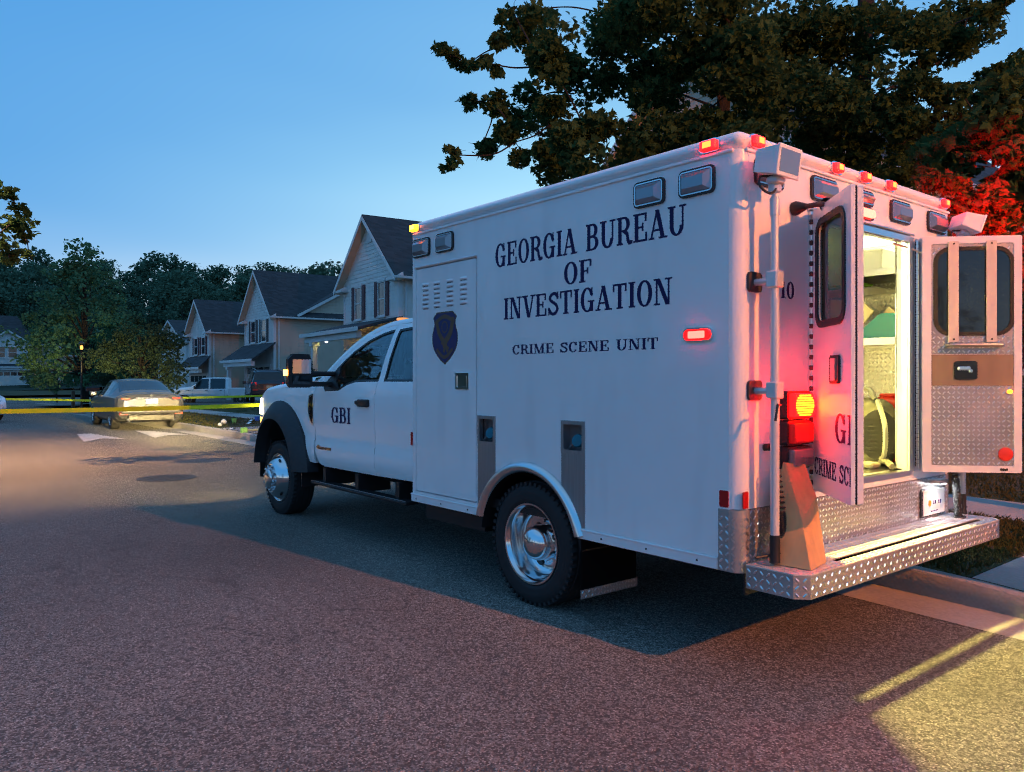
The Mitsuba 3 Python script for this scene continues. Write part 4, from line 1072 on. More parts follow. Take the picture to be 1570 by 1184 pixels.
add(P + 'dash_screen', [box(4.10, 4.19, 6.842, 6.846, 1.352, 1.37), box(4.22, 4.26, 6.842, 6.846, 1.352, 1.37)], 'm_glow', False, emit=(0.9, 2.4, 3.2))
add(P + 'cab_back', box(3.60, 5.11, 5.115, 5.135, 0.6, 1.96), 'm_dark', False)

# ---------------------------------------------------------------- inside the box
IN = P
W = 'm_interior'
add(P + 'cargo_floor', box(3.25, 5.47, YR + 0.09, 5.05, 0.835, 0.862), 'm_alubright', False)
add(P + 'cargo_ceiling', box(3.25, 5.47, YR + 0.04, 5.05, 2.36, 2.39), W, False)
add(P + 'cargo_wall', box(3.25, 5.47, 4.10, 4.13, 0.862, 2.36), W, False)
add(P + 'cargo_wall', box(3.72, 3.74, YR + 0.085, 4.10, 0.862, 2.36), W, False)
# right-hand shelving: post, end panel, shelves, diamond plate back
SX = 4.955
add(P + 'shelf_post', [rbox(SX - 0.002, SX + 0.055, 2.232, 2.284, 0.863, 2.358, 0.004)], W, False)
diamond(P + 'shelf_end', sbox(SX + 0.0, 0.864, 5.46, 2.358), 0.004, frame((0, 2.292, 0), (1, 0, 0), (0, 0, 1)), 0.03, 'm_alubright')
diamond(P + 'shelf_back', sbox(-3.2, 0.864, -2.31, 2.355), 0.004, frame((5.45, 0, 0), (0, -1, 0), (0, 0, 1)), 0.03, 'm_alu')
diamond(P + 'shelf_partition', sbox(-5.445, 0.864, -SX, 2.355), 0.004, frame((0, 3.02, 0), (1, 0, 0), (0, 0, 1)) @ frame((10.4, 0, 0), (1, 0, 0), (0, 1, 0)), 0.03, 'm_alubright')
for z, nm in ((1.652, 'shelf'), (2.094, 'shelf')):
    q = add(P + nm, box(SX + 0.004, 5.445, 2.296, 3.01, z, z + 0.012), 'm_alubright', False)
    add(q + '__lip', rbox(SX - 0.006, SX + 0.003, 2.288, 3.01, z - 0.012, z + 0.034, 0.002), W, False)
add(P + 'shelf_light', box(5.10, 5.40, 2.36, 2.98, 2.345, 2.354), 'm_glow', False, emit=(6.8, 6.4, 3.2), weight=3.0)
hl = add(P + 'header_light', box(4.25, 4.55, 2.74, 2.84, 2.325, 2.352), 'm_glow', False, emit=(30, 25, 10), weight=4.0)
# the loading lamp over the doorway, tilted out onto the road
LD = np.array([-0.16, -0.62, -0.77]); LD /= np.linalg.norm(LD)
LX = np.array([LD[1], -LD[0], 0]); LX /= np.linalg.norm(LX)
LMt = frame((4.42, 2.74, 2.30), LX, np.cross(LD, LX), LD)
ll = add(P + 'loading_lamp', xf(rbox(-0.10, 0.10, -0.07, 0.07, -0.03, -0.001, 0.006), LMt), 'm_chrome', False)
add(ll + '__lit_bulb', xf((np.array([(-.09, -.055, 0), (.09, -.055, 0), (.09, .055, 0), (-.09, .055, 0)]), np.array([[0, 1, 2], [0, 2, 3]])), LMt), 'm_glow', False, emit=(3800, 3050, 720), weight=26.0)
add(ll + '__side_fin', box(4.55, 4.553, 2.42, 2.86, 1.99, 2.35), 'm_dark', False)
add(P + 'ceiling_light', box(4.1, 4.6, 3.0, 3.9, 2.345, 2.356), 'm_glow', False, emit=(8.4, 7.9, 3.9), weight=4.0)
add(P + 'plate_rail', [box(SX + 0.02, 5.44, 2.32, 2.335, 1.46, 1.475)], W, False)
G_IN = 'contents of the open truck'
# things kept on the shelves and on the floor
tf = thing('teal_folder', 'teal zipped folder leaning on the middle shelf inside the truck', 'folder')
FM = frame((5.02, 2.345, 1.690), (0.05, 0.999, 0), np.array([0.0, 0.0, 1.0]))
fo = Polygon([(0.0, 0.0), (0.30, -0.0), (0.30, 0.16), (0.10, 0.17)]).buffer(0.008)
FM = frame((5.10, 2.62, 1.672), (-0.10, -0.995, 0), (0, 0, 1))
fo = Polygon([(0.0, 0.012), (0.30, 0.012), (0.30, 0.155), (0.20, 0.165)]).buffer(0.006)
add(tf + '__cover', prism(fo, 0.05, FM), 'm_teal', 30)
add(tf + '__zip_edge', tube([(FM @ [x, y, 0.025, 1])[:3] for x, y in ((0.0, 0.014), (0.20, 0.168), (0.30, 0.160))], 0.010, 8), 'm_tealedge')
for i, (lab, a, dz) in enumerate((('tan cardboard folder with a dark hole, deepest on the middle shelf', 0.0, 0.0), ('tan paper file leaning behind the teal folder', 0.10, 0.0))):
    FM = frame((5.16 + 0.07 * i, 2.72 - 0.03 * i, 1.672), (0, -1, 0), (0, 0, 1))
    pg = Polygon([(-0.10, 0.0), (0.02, 0.0), (0.20 + a, 0.20), (0.12, 0.27), (-0.10, 0.30)]) if i == 0 else Polygon([(0.02, 0.0), (0.08, 0.0), (0.30, 0.18), (0.24, 0.23)])
    k = add('paper_file', prism(pg, 0.02, FM), 'm_paper', False)
    tag(k, lab, 'folder', G_IN)
    if i == 0: add(k + '__hole', prism(Point(0.0, 0.10).buffer(0.018), 0.001, FM @ frame((0, 0, 0.0205), (1, 0, 0), (0, 1, 0))), 'm_dark', False)
k = add('clear_bag', [mv((lambda m: (m[0] * [0.10, 0.09, 0.10] * (0.85 + 0.4 * meshkit.noise(m[0] * 3))[:, None], m[1]))(tm(trimesh.creation.icosphere(2))), (5.33, 2.52, 1.775))], 'm_white', True)
tag(k, 'pale crumpled bag behind the folders on the middle shelf', 'bag', G_IN)
k = add('white_box', rbox(5.05, 5.40, 2.42, 2.66, 2.108, 2.27, 0.006), 'm_interior', False)
tag(k, 'white box on the top shelf inside the truck', 'box', G_IN)
k = add('green_binder', rbox(5.02, 5.30, 2.60, 2.95, 2.028, 2.072, 0.004), 'm_green', False)
tag(k, 'bright green strip of a binder under the top shelf', 'binder', G_IN)
mat('m_green', (0.18, 0.45, 0.03), 0.5)
add(k + '__tray', box(5.0, 5.42, 2.45, 3.0, 2.012, 2.020), 'm_alubright', False)
# red jug
rj = thing('red_jug', 'red plastic jug on the truck floor behind the backpack', 'jug')
add(rj + '__body', rbox(5.26, 5.44, 2.315, 2.60, 0.866, 1.30, 0.04, 3), 'm_redplastic', 50)
add(rj + '__panel', rbox(5.256, 5.2605, 2.36, 2.55, 0.92, 1.20, 0.002), 'm_redplastic', False)
add(rj + '__neck', [rbox(5.29, 5.41, 2.36, 2.56, 1.30, 1.325, 0.01), cyl((5.35, 2.42, 1.325), (5.35, 2.42, 1.36), 0.03)], 'm_redplastic')
# backpack
bk = thing('backpack', 'olive canvas backpack with dark mesh pocket standing on the truck floor', 'backpack')
ic = trimesh.creation.icosphere(4)
v = np.array(ic.vertices)
s = np.sign(v) * np.abs(v) ** 0.75
v = s * np.array([0.135, 0.20, 0.24]) * (1 - 0.10 * np.clip(v[:, 2:], 0, 1)) * (0.93 + 0.14 * meshkit.fbm(v * 3.1, 3))[:, None]
v[:, 2] = np.maximum(v[:, 2], -0.221)
BO = np.array([5.09, 2.54, 1.085])
add(bk + '__body', (v + BO, np.array(ic.faces)), 'm_canvas', True)
mp = affinity.scale(Point(0, 0).buffer(1, quad_segs=10), 0.115, 0.16)
BM = frame(BO + np.array([-0.100, -0.125, -0.02]), (0.52, -0.855, 0), (0, 0, 1))
add(bk + '__mesh_pocket', [prism(mp, 0.02, BM), *[xf(box(-0.09, 0.09, z - 0.004, z + 0.004, 0.02, 0.026), BM) for z in np.linspace(-0.11, 0.11, 9)]], 'm_mesh', False)
for pts in (((-0.10, -0.12, 0.20), (-0.17, -0.20, 0.05), (-0.15, -0.19, -0.12), (-0.1, -0.14, -0.19)), ((-0.10, 0.06, 0.21), (-0.17, 0.08, 0.05), (-0.16, 0.05, -0.12), (-0.1, 0.0, -0.19)), ((-0.05, -0.08, 0.21), (-0.05, -0.04, 0.27), (-0.05, 0.04, 0.27), (-0.05, 0.07, 0.21))):
    add(bk + '__strap', tube(bez(*[BO + q for q in pts], n=6), 0.017, 6), 'm_canvaslight')
mat('m_canvaslight', (0.36, 0.34, 0.24), 0.85)
add(bk + '__hanging_strap', [tube(bez(BO + [-0.1, -0.14, -0.17], BO + [-0.16, -0.22, -0.19], BO + [-0.2, -0.26, -0.205], n=5), 0.02, 6), rbox(4.80, 4.92, 2.36, 2.46, 0.864, 0.90, 0.012)], 'm_canvas')
# paper bag on the step
pb = thing('paper_bag', 'brown paper evidence bag leaning on the rear step below the lettered door', 'paper bag')
A = lambda x, y, z: np.array([x, y, z])
b0, b1, b2, b3 = A(3.315, 1.915, BZ + 0.004), A(3.525, 1.955, BZ + 0.004), A(3.50, 2.11, BZ + 0.004), A(3.30, 2.12, BZ + 0.004)
g0 = A(3.405, 2.035, 0.80)
t0, t1, t2, t3 = A(3.455, 2.13, 1.015), A(3.60, 2.11, 1.0), A(3.602, 2.12, 1.0), A(3.455, 2.14, 1.015)
m1, m2 = A(3.385, 2.00, 0.76), A(3.565, 2.03, 0.85)


def patch(q, n=8, bulge=0.0, seed=0):
    q = np.array(q); u, w = np.meshgrid(np.linspace(0, 1, n), np.linspace(0, 1, n))
    P_ = (1 - u)[..., None] * (1 - w)[..., None] * q[0] + u[..., None] * (1 - w)[..., None] * q[1] + u[..., None] * w[..., None] * q[2] + (1 - u)[..., None] * w[..., None] * q[3]
    nn = np.cross(q[1] - q[0], q[3] - q[0]); nn /= np.linalg.norm(nn)
    k_ = 16 * u * (1 - u) * w * (1 - w)
    P_ = P_ + nn * (k_ * (bulge + 0.026 * (meshkit.fbm(P_ * 9, 4, seed) - 0.5)))[..., None]
    G = [[i * n + j, i * n + j + 1, (i + 1) * n + j + 1, (i + 1) * n + j] for i in range(n - 1) for j in range(n - 1)]
    return P_.reshape(-1, 3), np.vstack([np.array(G)[:, [0, 1, 2]], np.array(G)[:, [0, 2, 3]]])


add(pb + '__front_face', patch([b0, b1, m2, m1], 22, 0.004), 'm_kraft', 40)
add(pb + '__upper_face', patch([m1, m2, t1, t0], 22, -0.006, 1), 'm_kraft', 40)
add(pb + '__side_face', [patch([b3, b0, m1, A(3.35, 2.145, 0.80)], 8, -0.004, 2), patch([A(3.35, 2.145, 0.80), m1, t0, t3], 8, 0.004, 3)], 'm_kraft', 40)
add(pb + '__back_face', [patch([b1, b2, t2, m2], 6), patch([b2, b3, A(3.35, 2.145, 0.80), t3], 6), (np.array([b0, b1, b2, b3]), np.array([[0, 2, 1], [0, 3, 2]]))], 'm_kraft', 40)
# ---------------------------------------------------------------- ground, road, kerb, pavement
KY = [-60, -15, 1.7, 9, 17, 23, 32, 36, 39]
KX = [-0.5, 3.75, 5.32, 6.05, 6.77, 6.90, 6.93, 6.80, 6.50]


def kx(y):
    return np.interp(y, KY, KX)


def lot_h(x, y):
    """Height of the land right of the kerb."""
    t = np.interp(y, [-20, 0, 12, 29, 45, 51, 60, 75, 95], [1.0, 1.0, 1.15, 0.6, -0.45, -0.5, -0.6, -0.2, 0.15])
    u = np.clip((x - kx(y) - 3.2) / 9.0, 0, 1)
    base = 0.135 + 0.03 * np.clip((x - kx(y)) / 3, 0, 1)
    return base + (t - 0.1) * u * u * (3 - 2 * u)


def gridsheet(xs_, ys_, fn):
    X, Y = np.meshgrid(xs_, ys_)
    Z = fn(X, Y)
    n, m = X.shape
    i, j = np.meshgrid(np.arange(n - 1), np.arange(m - 1), indexing='ij')
    b = (i * m + j).ravel()
    return np.c_[X.ravel(), Y.ravel(), Z.ravel()], np.vstack([np.c_[b, b + 1, b + m + 1], np.c_[b, b + m + 1, b + m]])


k = add('ground', gridsheet(np.linspace(-900, 900, 46), np.linspace(-900, 900, 46), lambda x, y: np.full_like(x, -2.0)), 'm_lawn', True)
tag(k, 'far dim ground reaching the horizon', 'ground', kind='structure')
# road: the street and, past the corner lawn, the side street
ry = np.r_[np.linspace(-30, 40, 71)]
rv = [[(kx(y) - w, y, 0.0) for w in np.linspace(9.6, 0.46 if y < 38 else 0.3, 12)] for y in ry]
k = add('road', [loft(rv), gridsheet(np.linspace(-60, 75, 40), np.linspace(38.5, 72, 14), lambda x, y: np.full_like(x, -0.006))], 'm_asphalt', True)
tag(k, 'speckled asphalt street', 'road', kind='structure')
gv = [[(kx(y) - w, y, 0.004 + (0.0 if w > 0.3 else -0.012)) for w in (0.47, 0.46, 0.02, 0.0)] for y in np.linspace(-20, 38, 59)]
k = add('gutter', loft(gv), 'm_concrete', True)
tag(k, 'concrete gutter along the kerb', 'gutter', kind='structure')
# kerb: full height, dropping to the driveway apron next to the photographer


def kerb_h(y):
    return np.interp(y, [-20, -0.5, 0.9, 2.1, 2.6, 60], [0.05, 0.05, 0.06, 0.135, 0.145, 0.145])


kp_ = []
for y in np.r_[np.linspace(-12, 2.5, 30), np.linspace(2.8, 39, 60)]:
    h = kerb_h(y); x = kx(y)
    kp_.append([(x - 0.002, y, -0.03), (x + 0.004, y, h * 0.5), (x + 0.018, y, h - 0.02), (x + 0.04, y, h), (x + 0.16, y, h + 0.002), (x + 0.165, y, -0.02)])
k = add('kerb', loft(kp_), 'm_concrete', 40)
tag(k, 'concrete kerb on the right of the street', 'kerb', kind='structure')
# lawn right of the kerb
ys_ = np.r_[np.linspace(2.3, 40, 80), np.linspace(41, 50, 8)]
ws_ = np.r_[0.166, 0.3, 0.6, 1.0, 1.4, 1.69, np.linspace(2.92, 60, 60)]


def strip(w0, w1, y0, y1, n, ny, dz=0.0, fn=None):
    rows = []
    for y in np.linspace(y0, y1, ny):
        r_ = []
        for w in np.linspace(w0, w1, n):
            x = kx(y) + w
            r_.append((x, y, float(lot_h(x, y)) + dz))
        rows.append(r_)
    return loft(rows)


SW0, SW1 = 2.45, 3.55
k = add('lawn', [strip(0.166, SW0 - 0.002, 2.07, 40, 8, 70), strip(SW1 + 0.002, 70, 2.07, 50, 60, 70), strip(2.5, 70, 50, 52, 40, 3), strip(SW1, 40, -12, -2.2, 20, 10)], 'm_lawn', True)
tag(k, 'dim patchy lawn right of the street', 'lawn', kind='structure')
sl = add('sidewalk', strip(SW0, SW1, -8, 40, 4, 90, 0.006), 'm_concrete', True)
tag(sl, 'concrete sidewalk behind the grass strip', 'sidewalk', kind='structure')
# driveway apron at the photographer's right
ap = []
for y in np.linspace(-2.1, 2.06, 20):
    ap.append([(kx(y) + w, y, (1 - w / SW0) * float(kerb_h(y)) + (w / SW0) * float(lot_h(kx(y) + SW0, y)) + 0.004) for w in np.linspace(0.16, SW0 - 0.004, 8)])
k = add('driveway', [loft(ap), strip(SW1 + 0.004, 12, -2.1, 2.06, 14, 8, 0.006)], 'm_concrete', True)
tag(k, 'pale concrete driveway apron at the right edge', 'driveway', kind='structure')
# driveways further up the street
for (y0, y1), lab in (((44.5, 48.5), 'concrete driveway under the white pickup'), ((18.2, 20.6), 'concrete driveway behind the littered lawn')):
    k = add('driveway', strip(0.17, 24, y0, y1, 30, 8, 0.022), 'm_concrete', True)
    tag(k, lab, 'driveway', kind='structure')
# land beyond the side street, rising to the wooded hills
far = add('lawn', gridsheet(np.linspace(-90, 120, 60), np.linspace(71, 101, 16), lambda x, y: 0.16 + 0.0 * x + 0.05 * np.sin(x * .1)), 'm_lawn', True)
tag(far, 'far lawn beyond the side street', 'lawn', kind='structure')
k = add('hills', gridsheet(np.linspace(-260, 260, 60), np.linspace(100, 330, 30), lambda x, y: -0.3 + 13 * np.clip((y - 104) / 90, 0, 1) ** 1.3 + 1.5 * np.sin(x * 0.03)), 'm_forestfloor', True)
mat('m_forestfloor', (0.015, 0.026, 0.016), 0.95)
tag(k, 'dark wooded rise behind the houses', 'hills', kind='structure')

# painted speed-hump arrows and the manhole
for lab, px in (('white arrow painted on the hump, left of the two', ((3.72, 20.0), (4.10, 22.9), (4.42, 22.9), (4.66, 20.3), (4.28, 20.9))), ('white arrow painted on the hump, right of the two', ((5.32, 20.3), (5.62, 23.4), (5.98, 22.8), (6.28, 20.9), (5.84, 21.1)))):
    k = add('road_marking', prism(Polygon(px), 0.003, frame((0, 0, 0.002), (1, 0, 0), (0, 1, 0))), 'm_roadpaint', False)
    tag(k, lab, 'road marking', kind='structure')
mat('m_roadpaint', proc(lambda p, n, uv: mi.Color3f(0.46, 0.44, 0.41) * (0.55 + 0.7 * fbm(p.x * 8, p.y * 8, 0, 4))), 0.6)
k = thing('manhole_cover', 'round iron manhole cover in the asphalt left of the truck cab', 'manhole cover')
MC = (3.28, 11.9)
add(k + '__ring', lathe([(0.40, 0.0), (0.40, 0.007), (0.34, 0.007), (0.335, 0.003)], (*MC, 0), (0, 0, 1), 40), 'm_iron')
add(k + '__lid', [lathe([(0.333, 0.0), (0.333, 0.006), (0, 0.006)], (*MC, 0), (0, 0, 1), 40), *[box(MC[0] + x - 0.02, MC[0] + x + 0.02, MC[1] + y - 0.02, MC[1] + y + 0.02, 0.006, 0.010) for x in np.arange(-0.28, 0.3, 0.08) for y in np.arange(-0.28, 0.3, 0.08) if x * x + y * y < 0.085]], 'm_iron')
mat('m_iron', (0.035, 0.034, 0.034), 0.6, metallic=0.3)
# street lamp behind the photographer: its light throws the truck's shadow down the road
sl_ = thing('street_lamp', 'tall street lamp with a warm lit head at the kerb behind the view', 'street lamp')
LP = np.array([4.75, -9.8, 7.05])
add(sl_ + '__pole', [cyl((5.6, -9.8, 0.1), (5.6, -9.8, 7.0), 0.085, 14, 0.055), tube(bez((5.6, -9.8, 6.95), (5.45, -9.8, 7.2), (5.0, -9.8, 7.24), n=6), 0.035, 8)], 'm_black')
add(sl_ + '__head', hull([(LP[0] + x, LP[1] + y, LP[2] + z) for x in (-0.3, 0.3) for y in (-0.14, 0.14) for z in (0.09, 0.12)] + [(LP[0] + 0.1, LP[1], LP[2] + 0.2)]), 'm_black', 30)
add(sl_ + '__bulb', [mv((lambda m: (m[0] * 0.085, m[1]))(tm(trimesh.creation.icosphere(2))), LP)], 'm_glow', True, emit=np.array([1.0, 0.265, 0.045]) * 33000, weight=45.0)
# ---------------------------------------------------------------- houses
rng = np.random.default_rng(11)


def siding(poly, M, bh=0.19, proud=0.022):
    """Lapped boards over a wall outline: each row tilts out to its lower edge."""
    x0, z0, x1, z1 = poly.bounds
    ms = []
    for k in range(int((z1 - z0) / bh) + 1):
        a, b = z0 + k * bh, z0 + (k + 1) * bh
        for p in polys(poly.intersection(sbox(x0 - 1, a, x1 + 1, b))):
            v, f = trimesh.creation.triangulate_polygon(p, engine='earcut')
            off = 0.004 + proud * (1 - np.clip((v[:, 1] - a) / bh, 0, 1))
            ms.append((np.c_[v, off], f if np.cross(v[f[0, 1]] - v[f[0, 0]], v[f[0, 2]] - v[f[0, 0]]) > 0 else f[:, ::-1]))
            px0, _, px1, _ = p.bounds
            ms.append((np.array([[px0, a, 0], [px1, a, 0], [px1, a, proud + 0.004], [px0, a, proud + 0.004]]), np.array([[0, 1, 2], [0, 2, 3]])))
    return xf(cat(ms), M)


def house_window(k, M, u0, u1, z0, z1, shutter=None, blind=0.0):
    """Frame, two sashes, sill and shutters on a wall's plane M."""
    t = 0.055
    w = add(k + '__window', prism(sbox(u0, z0, u1, z1).difference(sbox(u0 + t, z0 + t, u1 - t, z1 - t)), 0.07, M), 'm_trimwhite', False)
    zm = (z0 + z1) / 2
    add(w + '__sash_bar', xf(box(u0 + t, u1 - t, zm - 0.025, zm + 0.025, 0.02, 0.055), M), 'm_trimwhite', False)
    for a, b in ((z0 + t, zm - 0.025), (zm + 0.025, z1 - t)):
        add(w + '__pane', xf(box(u0 + t, u1 - t, a, b, 0.02, 0.028), M), 'm_window', False)
    add(w + '__sill', xf(box(u0 - 0.05, u1 + 0.05, z0 - 0.07, z0, 0.0, 0.10), M), 'm_trimwhite', False)
    add(w + '__lintel', xf(box(u0 - 0.06, u1 + 0.06, z1, z1 + 0.14, 0.0, 0.085), M), 'm_trimwhite', False)
    if shutter:
        for a in (u0 - 0.40, u1 + 0.05):
            s = add(k + '__shutter', xf(box(a, a + 0.35, z0 - 0.02, z1 + 0.04, 0.03, 0.065), M), shutter, False)
            add(s + '__louvre', [xf(box(a + 0.05, a + 0.30, z, z + 0.05, 0.065, 0.078), M) for z in np.arange(z0 + 0.05, z1 - 0.05, 0.09)], shutter, False, kind='stuff')


mat('m_trimwhite', dusty((0.66, 0.65, 0.63), 0.15, 2.0), 0.5)
mat('m_soffit', (0.50, 0.40, 0.29), 0.7)
mat('m_garage', (0.62, 0.58, 0.52), 0.5)


def house(label, corner, b, z0, W, L, he, hr, wall, front, wins, shutter, skirt, side_gable=None, garage=None, column=None, lit=None):
    """Front gable house: corner = its near front corner, b = turn of its depth axis, he/hr = heights of eave and ridge (absolute)."""
    h = thing('house', label, 'house')
    U, V = np.array([math.cos(b), math.sin(b), 0]), np.array([-math.sin(b), math.cos(b), 0])
    C = np.array([corner[0], corner[1], 0.0])
    FM = frame(C + W * V, -V, UP)                      # front: u from the far end to the near corner, looking from the street
    SM_ = frame(C, U, UP)                              # near side
    B = lambda p: C + p[0] * U + p[1] * V + np.array([0, 0, p[2]])
    gab = Polygon([(0, z0), (W, z0), (W, he), (W / 2, hr - 0.10), (0, he)])
    add(h + '__core', hull([B(p) for p in ((0, 0, z0 - 1.5), (L, 0, z0 - 1.5), (L, W, z0 - 1.5), (0, W, z0 - 1.5), (0, 0, he), (L, 0, he), (L, W, he), (0, W, he), (0, W / 2, hr - 0.1), (L, W / 2, hr - 0.1))]), wall, False)
    add(h + '__front_siding', siding(gab, FM), front, False, kind='stuff')
    sp = sbox(0, z0, L, he - 0.02)
    if side_gable:
        g0, g1, gz = side_gable
        sp = unary_union([sp, Polygon([(g0, he - 0.1), (g1, he - 0.1), ((g0 + g1) / 2, gz)])])
    add(h + '__side_siding', siding(sp, SM_), wall, False, kind='stuff')
    for p in ((0.0, -0.0), ):
        add(h + '__corner_board', [xf(box(-0.03, 0.12, z0, he, 0.02, 0.045), SM_), xf(box(W - 0.12, W + 0.03, z0, he, 0.02, 0.047), FM)], 'm_trimwhite', False)
        add(h + '__corner_board', xf(box(0, 0.12, z0, he, 0.02, 0.045), FM), 'm_trimwhite', False)
    # roof slabs with overhang, rake boards, soffits, fascia and gutter
    ov, fr_ = 0.42, 0.40
    sl = (hr - he) / (W / 2)
    for s in (0, 1):
        q = lambda x, y, z: B((x, y if s == 0 else W - y, z))
        pts = [q(x, y, z + d) for x in (-fr_, L + fr_) for y, z in ((-ov, he - ov * sl), (W / 2, hr)) for d in (0.0, 0.14)]
        r = add(h + '__roof', hull(pts), 'm_shingle', False)
        add(r + '__rake_board', hull([q(x, y, z + d) for x in (-fr_ - 0.03, -fr_ - 0.003) for y, z in ((-ov - 0.02, he - ov * sl - 0.02), (W / 2, hr - 0.02)) for d in (-0.12, 0.10)]), 'm_trimwhite', False)
        add(r + '__soffit', hull([q(x, y, z + d) for x in (-fr_, -0.01) for y, z in ((-ov, he - ov * sl), (W / 2, hr)) for d in (-0.06, -0.005)]), 'm_soffit', False)
        add(r + '__gutter', hull([q(x, -ov - a, he - ov * sl + d) for x in (-fr_ + 0.0, L) for a, d in ((0, 0.0), (0.11, 0.02), (0.11, 0.12), (0, 0.12))]), 'm_trimwhite', False)
        # short eave return on the gable
        add(r + '__eave_return', hull([q(x, y, z) for x in (-fr_, 0) for y in (-ov, 0.55) for z in (he - ov * sl - 0.02, he - ov * sl + 0.08)] + [q(0, 0.5, he - ov * sl + 0.3), q(0, -ov, he - ov * sl + 0.3)]), 'm_trimwhite', False)
    if side_gable:
        gm, ge = (g0 + g1) / 2, 0.35
        for s in (-1, 1):
            r = add(h + '__side_gable_roof', hull([B((gm + s * a, y, z + d)) for y in (-ge, W / 2) for a, z in ((0, gz + 0.12), ((g1 - g0) / 2 + 0.3, he - 0.18)) for d in (0, 0.13)]), 'm_shingle', False)
            add(r + '__rake_board', hull([B((gm + s * a, y, z + d)) for y in (-ge - 0.03, -ge - 0.003) for a, z in ((0, gz + 0.10), ((g1 - g0) / 2 + 0.32, he - 0.20)) for d in (-0.10, 0.10)]), 'm_trimwhite', False)
    dx = W - 0.18
    add(h + '__downspout', [xf(box(0.25, 0.34, z0, he - 0.2, 0.045, 0.11), SM_)], 'm_trimwhite', False)
    for (u0, u1, a, c) in wins:
        house_window(h, FM, W - u1, W - u0, a, c, shutter)
    add(h + '__gable_vent', xf(box(W / 2 - 0.25, W / 2 + 0.25, hr - 1.15, hr - 0.75, 0.02, 0.05), FM), 'm_trimwhite', False)
    if skirt:
        zt, ze, out = skirt
        r = add(h + '__porch_roof', hull([B(p) for p in ((0.0, -0.35, zt), (0.0, W + 0.35, zt), (-out, -0.5, ze), (-out, W + 0.5, ze), (0, -0.35, zt - 0.1), (0, W + 0.35, zt - 0.1), (-out, -0.5, ze - 0.12), (-out, W + 0.5, ze - 0.12))]), 'm_shingle', False)
        add(r + '__fascia', hull([B((-out - a, y, ze + d)) for a in (0.003, 0.05) for y in (-0.5, W + 0.5) for d in (-0.16, 0.02)]), 'm_trimwhite', False)
        add(r + '__beam', hull([B((-out + a, y, ze + d)) for a in (0.10, 0.32) for y in (-0.1, W + 0.1) for d in (-0.42, -0.125)]), 'm_trimwhite', False)
        for y in ((W - 0.95, ) if column else ()):
            c = add(h + '__porch_column', [hull([B((-out + 0.21 + a * t, y + c_ * t, z)) for a in (-1, 1) for c_ in (-1, 1) for t, z in ((0.13, z0), (0.12, ze - 0.42))]), hull([B((-out + 0.21 + a, y + c_, z)) for a in (-.19, .19) for c_ in (-.19, .19) for z in (ze - 0.60, ze - 0.42)])], 'm_trimwhite', False, label='porch column lit yellow by the porch lamp' if lit else None)
        if lit:
            p = B((-out + 0.45, W - 1.9, ze - 0.38))
            k = add(h + '__porch_lamp', mv((lambda m: (m[0] * 0.07, m[1]))(tm(trimesh.creation.icosphere(2))), p), 'm_glow', True, emit=[4.5 * c for c in lit], weight=7.0)
    if garage:
        u0, u1, zt = garage
        g = add(h + '__garage_door', xf(box(W - u1, W - u0, z0, zt, 0.03, 0.06), FM), 'm_garage', False)
        for i in range(4):
            for j in range(4):
                a = W - u1 + (j + 0.08) * (u1 - u0) / 4; c = W - u1 + (j + 0.92) * (u1 - u0) / 4
                z_ = z0 + (i + 0.12) * (zt - z0) / 4
                add(g + '__panel', xf(rbox(a, c, z_, z_ + 0.78 * (zt - z0) / 4, 0.06, 0.08, 0.015), FM), 'm_window' if i == 3 else 'm_garage', False)
        add(h + '__garage_trim', [xf(box(W - u1 - 0.15, W - u1, z0, zt + 0.15, 0.02, 0.09), FM), xf(box(W - u0, W - u0 + 0.15, z0, zt + 0.15, 0.02, 0.09), FM), xf(box(W - u1, W - u0, zt, zt + 0.15, 0.02, 0.09), FM)], 'm_trimwhite', False)
    return h, B, FM


rad = math.radians
house('pale two-storey house with dark red shutters and a yellow-lit porch column, nearest behind the cab', cam(-4.89, 34)[:2], rad(-5.5), 0.6, 6.3, 12, 6.12, 8.95, 'm_siding', 'm_siding',
      [(1.36, 2.14, 4.28, 5.85), (4.02, 4.84, 4.28, 5.85)], 'm_shutter', (4.15, 3.60, 2.1), None, (0.6, 5.6, 3.0), True, (60, 34, 7))
house('tan house with dark blue shutters, middle of the three houses up the street', cam(-15.47, 51)[:2], rad(-4.0), 0.0, 6.3, 12, 5.78, 8.75, 'm_sidingtan', 'm_sidinggrey',
      [(1.45, 2.5, 3.95, 5.45), (3.75, 4.8, 3.95, 5.45)], 'm_shutterdark', (3.85, 2.72, 1.6), (1.75, 10.5, 8.1), (0.6, 5.6, 2.3), True)
house('tan gabled house with dark roof, farthest of the three up the street', cam(-22.37, 58)[:2], rad(-2.5), -0.6, 5.4, 12, 5.15, 7.42, 'm_sidingtan', 'm_sidinggrey',
      [(0.9, 1.95, 3.3, 4.6), (3.0, 4.0, 3.3, 4.6)], 'm_shutter', (3.2, 2.32, 0.9), None, (0.5, 4.9, 1.75))
house('grey-roofed house half hidden by trees beyond the three', cam(-35, 84)[:2], rad(4), 0.0, 8, 12, 5.6, 7.9, 'm_sidinggrey', 'm_sidinggrey', [(1.4, 2.4, 3.6, 5.0)], None, None)
